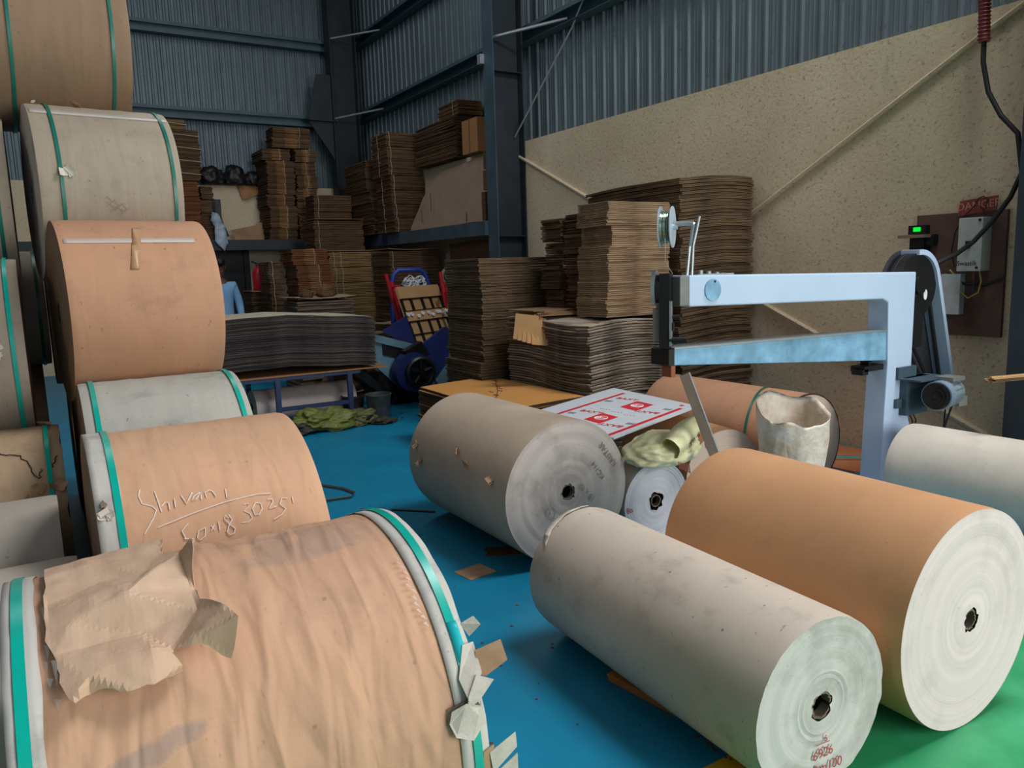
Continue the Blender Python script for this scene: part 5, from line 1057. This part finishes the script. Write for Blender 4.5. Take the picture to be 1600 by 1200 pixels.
mb.add(vv,[(i*n+k,i*n+(k+1)%n,(i+1)*n+(k+1)%n,(i+1)*n+k) for i in range(Lv+3) for k in range(n)]+[tuple(range(n-1,-1,-1)),tuple((Lv+3)*n+k for k in range(n))])
o=mb.build('white_sack',m_ws,origin=(cx,cy,0),smooth='all',recalc=False); tag(o,'open white woven sack standing before the strapped kraft reel','sack')
# lath leaning between reels
m_lath=plain('weathered_lath',(116,100,84),.6,var=.2,sc=6)
def rayp(): pass
mb=MB(); p0,p1=Vector((2.93,3.02,1.0)),Vector((3.27,2.86,.0)); d=(p1-p0).normalized(); s=d.cross(Vector((.5,.85,0))).normalized(); w=d.cross(s)
vs=[p+s*a*.024+w*b*.006 for p in (p0,p1) for a in(-1,1) for b in(-1,1)]; mb.add(vs,[(0,1,3,2),(4,6,7,5),(0,4,5,1),(2,3,7,6),(0,2,6,4),(1,5,7,3)])
o=mb.build('lath',m_lath,origin=p1); tag(o,'thin weathered metal-edged lath standing up between the kraft reels','lath')
mb=MB(); e=[p+s*.026+w*b*.008 for p in (p0,p1) for b in(-1,1)]+[p+s*.033+w*b*.008 for p in (p0,p1) for b in(-1,1)]; mb.add(e,[(0,1,3,2),(4,6,7,5),(0,4,5,1),(2,3,7,6),(0,2,6,4),(1,5,7,3)]); q=mb.build('metal_edge',m_galv,parent=o,origin=p1)

# ------------------------------------------------------------------ litter on the floor
flat('cardboard_piece',1.76,1.93,3.38,3.53,.0,m_flapk,'small rectangular kraft scrap on the blue floor left of the thick grey reel','cardboard scrap',.15,.003,seed=51,jg=.001)
flat('cardboard_piece',2.02,2.28,3.55,3.68,.0,m_bd_d,'thin dark brown scrap in the shadow of the thick grey reel','cardboard scrap',-.5,.003,seed=52)
T=thing('wooden_chock',(1.80,2.02,0),'folded brown cardboard strip poking out from under the slim grey reel','cardboard strip')
mb=MB(); r_=Matrix.Rotation(math.radians(-82),3,'Z'); mb.box(-.19,.19,-.035,.035,0,.022,rot=r_); mb.box(-.19,.19,-.038,.03,.024,.034,rot=r_@Matrix.Rotation(.06,3,'X')); mb.build('strip',plain('amber_board',(150,98,48),.6),parent=T,bevel=.003)
mb=MB(); mb.tube([(1.45,5.95,.012),(1.62,5.75,.012),(1.80,5.40,.014),(1.83,5.24,.014),(1.78,5.16,.012),(1.5,5.2,.012),(1.3,5.3,.012)],.011,6,flat=.5); o=mb.build('metal_strap',plain('dull_metal',(98,94,88),.4,.5),origin=(1.6,5.5,0),smooth=True); tag(o,'bent dull metal strap on the blue floor beside the left pile','metal strap')
mb=MB(); mb.tube([(1.5,6.35,.006),(1.72,6.1,.006)],.006,5); o=mb.build('metal_strap',plain('dull_metal_b',(98,94,88),.4,.5),origin=(1.6,6.2,0)); tag(o,'short straight wire on the blue floor farther back by the left pile','wire')
mb=MB(); mb.tube([(1.90,4.72,.006),(2.12,4.5,.006)],.007,5); o=mb.build('metal_strap',plain('dull_metal_c',(60,50,46),.6),origin=(2,4.6,0)); tag(o,'thin dark stick on the blue floor left of the thick grey reel','stick')
mb=MB(); mb.tube([(1.30,4.75,.006),(1.62,4.6,.006)],.004,5); o=mb.build('metal_strap',plain('dull_metal_d',(40,44,46),.6),origin=(1.5,4.6,0)); tag(o,'thin black wire on the blue floor behind the big wrinkled reel','wire')
mb=MB(); rnd=random.Random(99)
for k in range(120):
    x,y=rnd.uniform(1.0,2.1),rnd.uniform(1.65,7); s=rnd.uniform(.003,.011); mb.cyl((x,y,.0),(x,y,.002),s,s*.7,n=6)
for k in range(26):
    x,y=rnd.uniform(1.75,1.95),rnd.uniform(1.6,1.85); s=rnd.uniform(.004,.012); mb.cyl((x,y,.0),(x,y,.003),s,s*.7,n=6)
tag(mb.build('floor_litter',plain('litter',(84,62,52),.8,var=.5,sc=60),origin=(1.5,3,0)),'specks of dirt scattered over the blue floor','litter',kind='stuff')
# cardboard edge at the wall base and green strap
flat('cardboard_piece',5.05,5.72,3.45,4.3,.0,e_ro,'brown board flat on the floor at the foot of the cream wall','cardboard scrap',.05,.01,seed=55)
mb=MB(); mb.tube([(5.0,3.9,.02),(5.25,3.75,.035),(5.5,3.55,.03),(5.62,3.4,.02)],.012,6,flat=.3); o=mb.build('loose_strap',m_strap_d,origin=(5.3,3.7,0),smooth=True); tag(o,'loose green strap on the board at the foot of the cream wall','strap')
# small fixtures on the steel
mb=MB(); mb.box(5.24,5.30,9.12,9.2,4.22,4.34); o=mb.build('clamp',m_galv,origin=(5.27,9.16,4.28)); tag(o,'small pale clamp on the edge of the middle steel column','clamp')
mb=MB(); mb.cyl((5.93,6.5,4.55),(5.93,6.5,4.70),.03,n=12); mb.tube([(5.95,6.5,4.7),(5.96,6.5,6.0)],.003,4); o=mb.build('hanging_bulb',plain('rusty_holder',(70,54,40),.6),origin=(5.93,6.5,4.6),smooth=True); tag(o,'small rusty holder hanging on a wire before the corrugated wall','bulb holder')
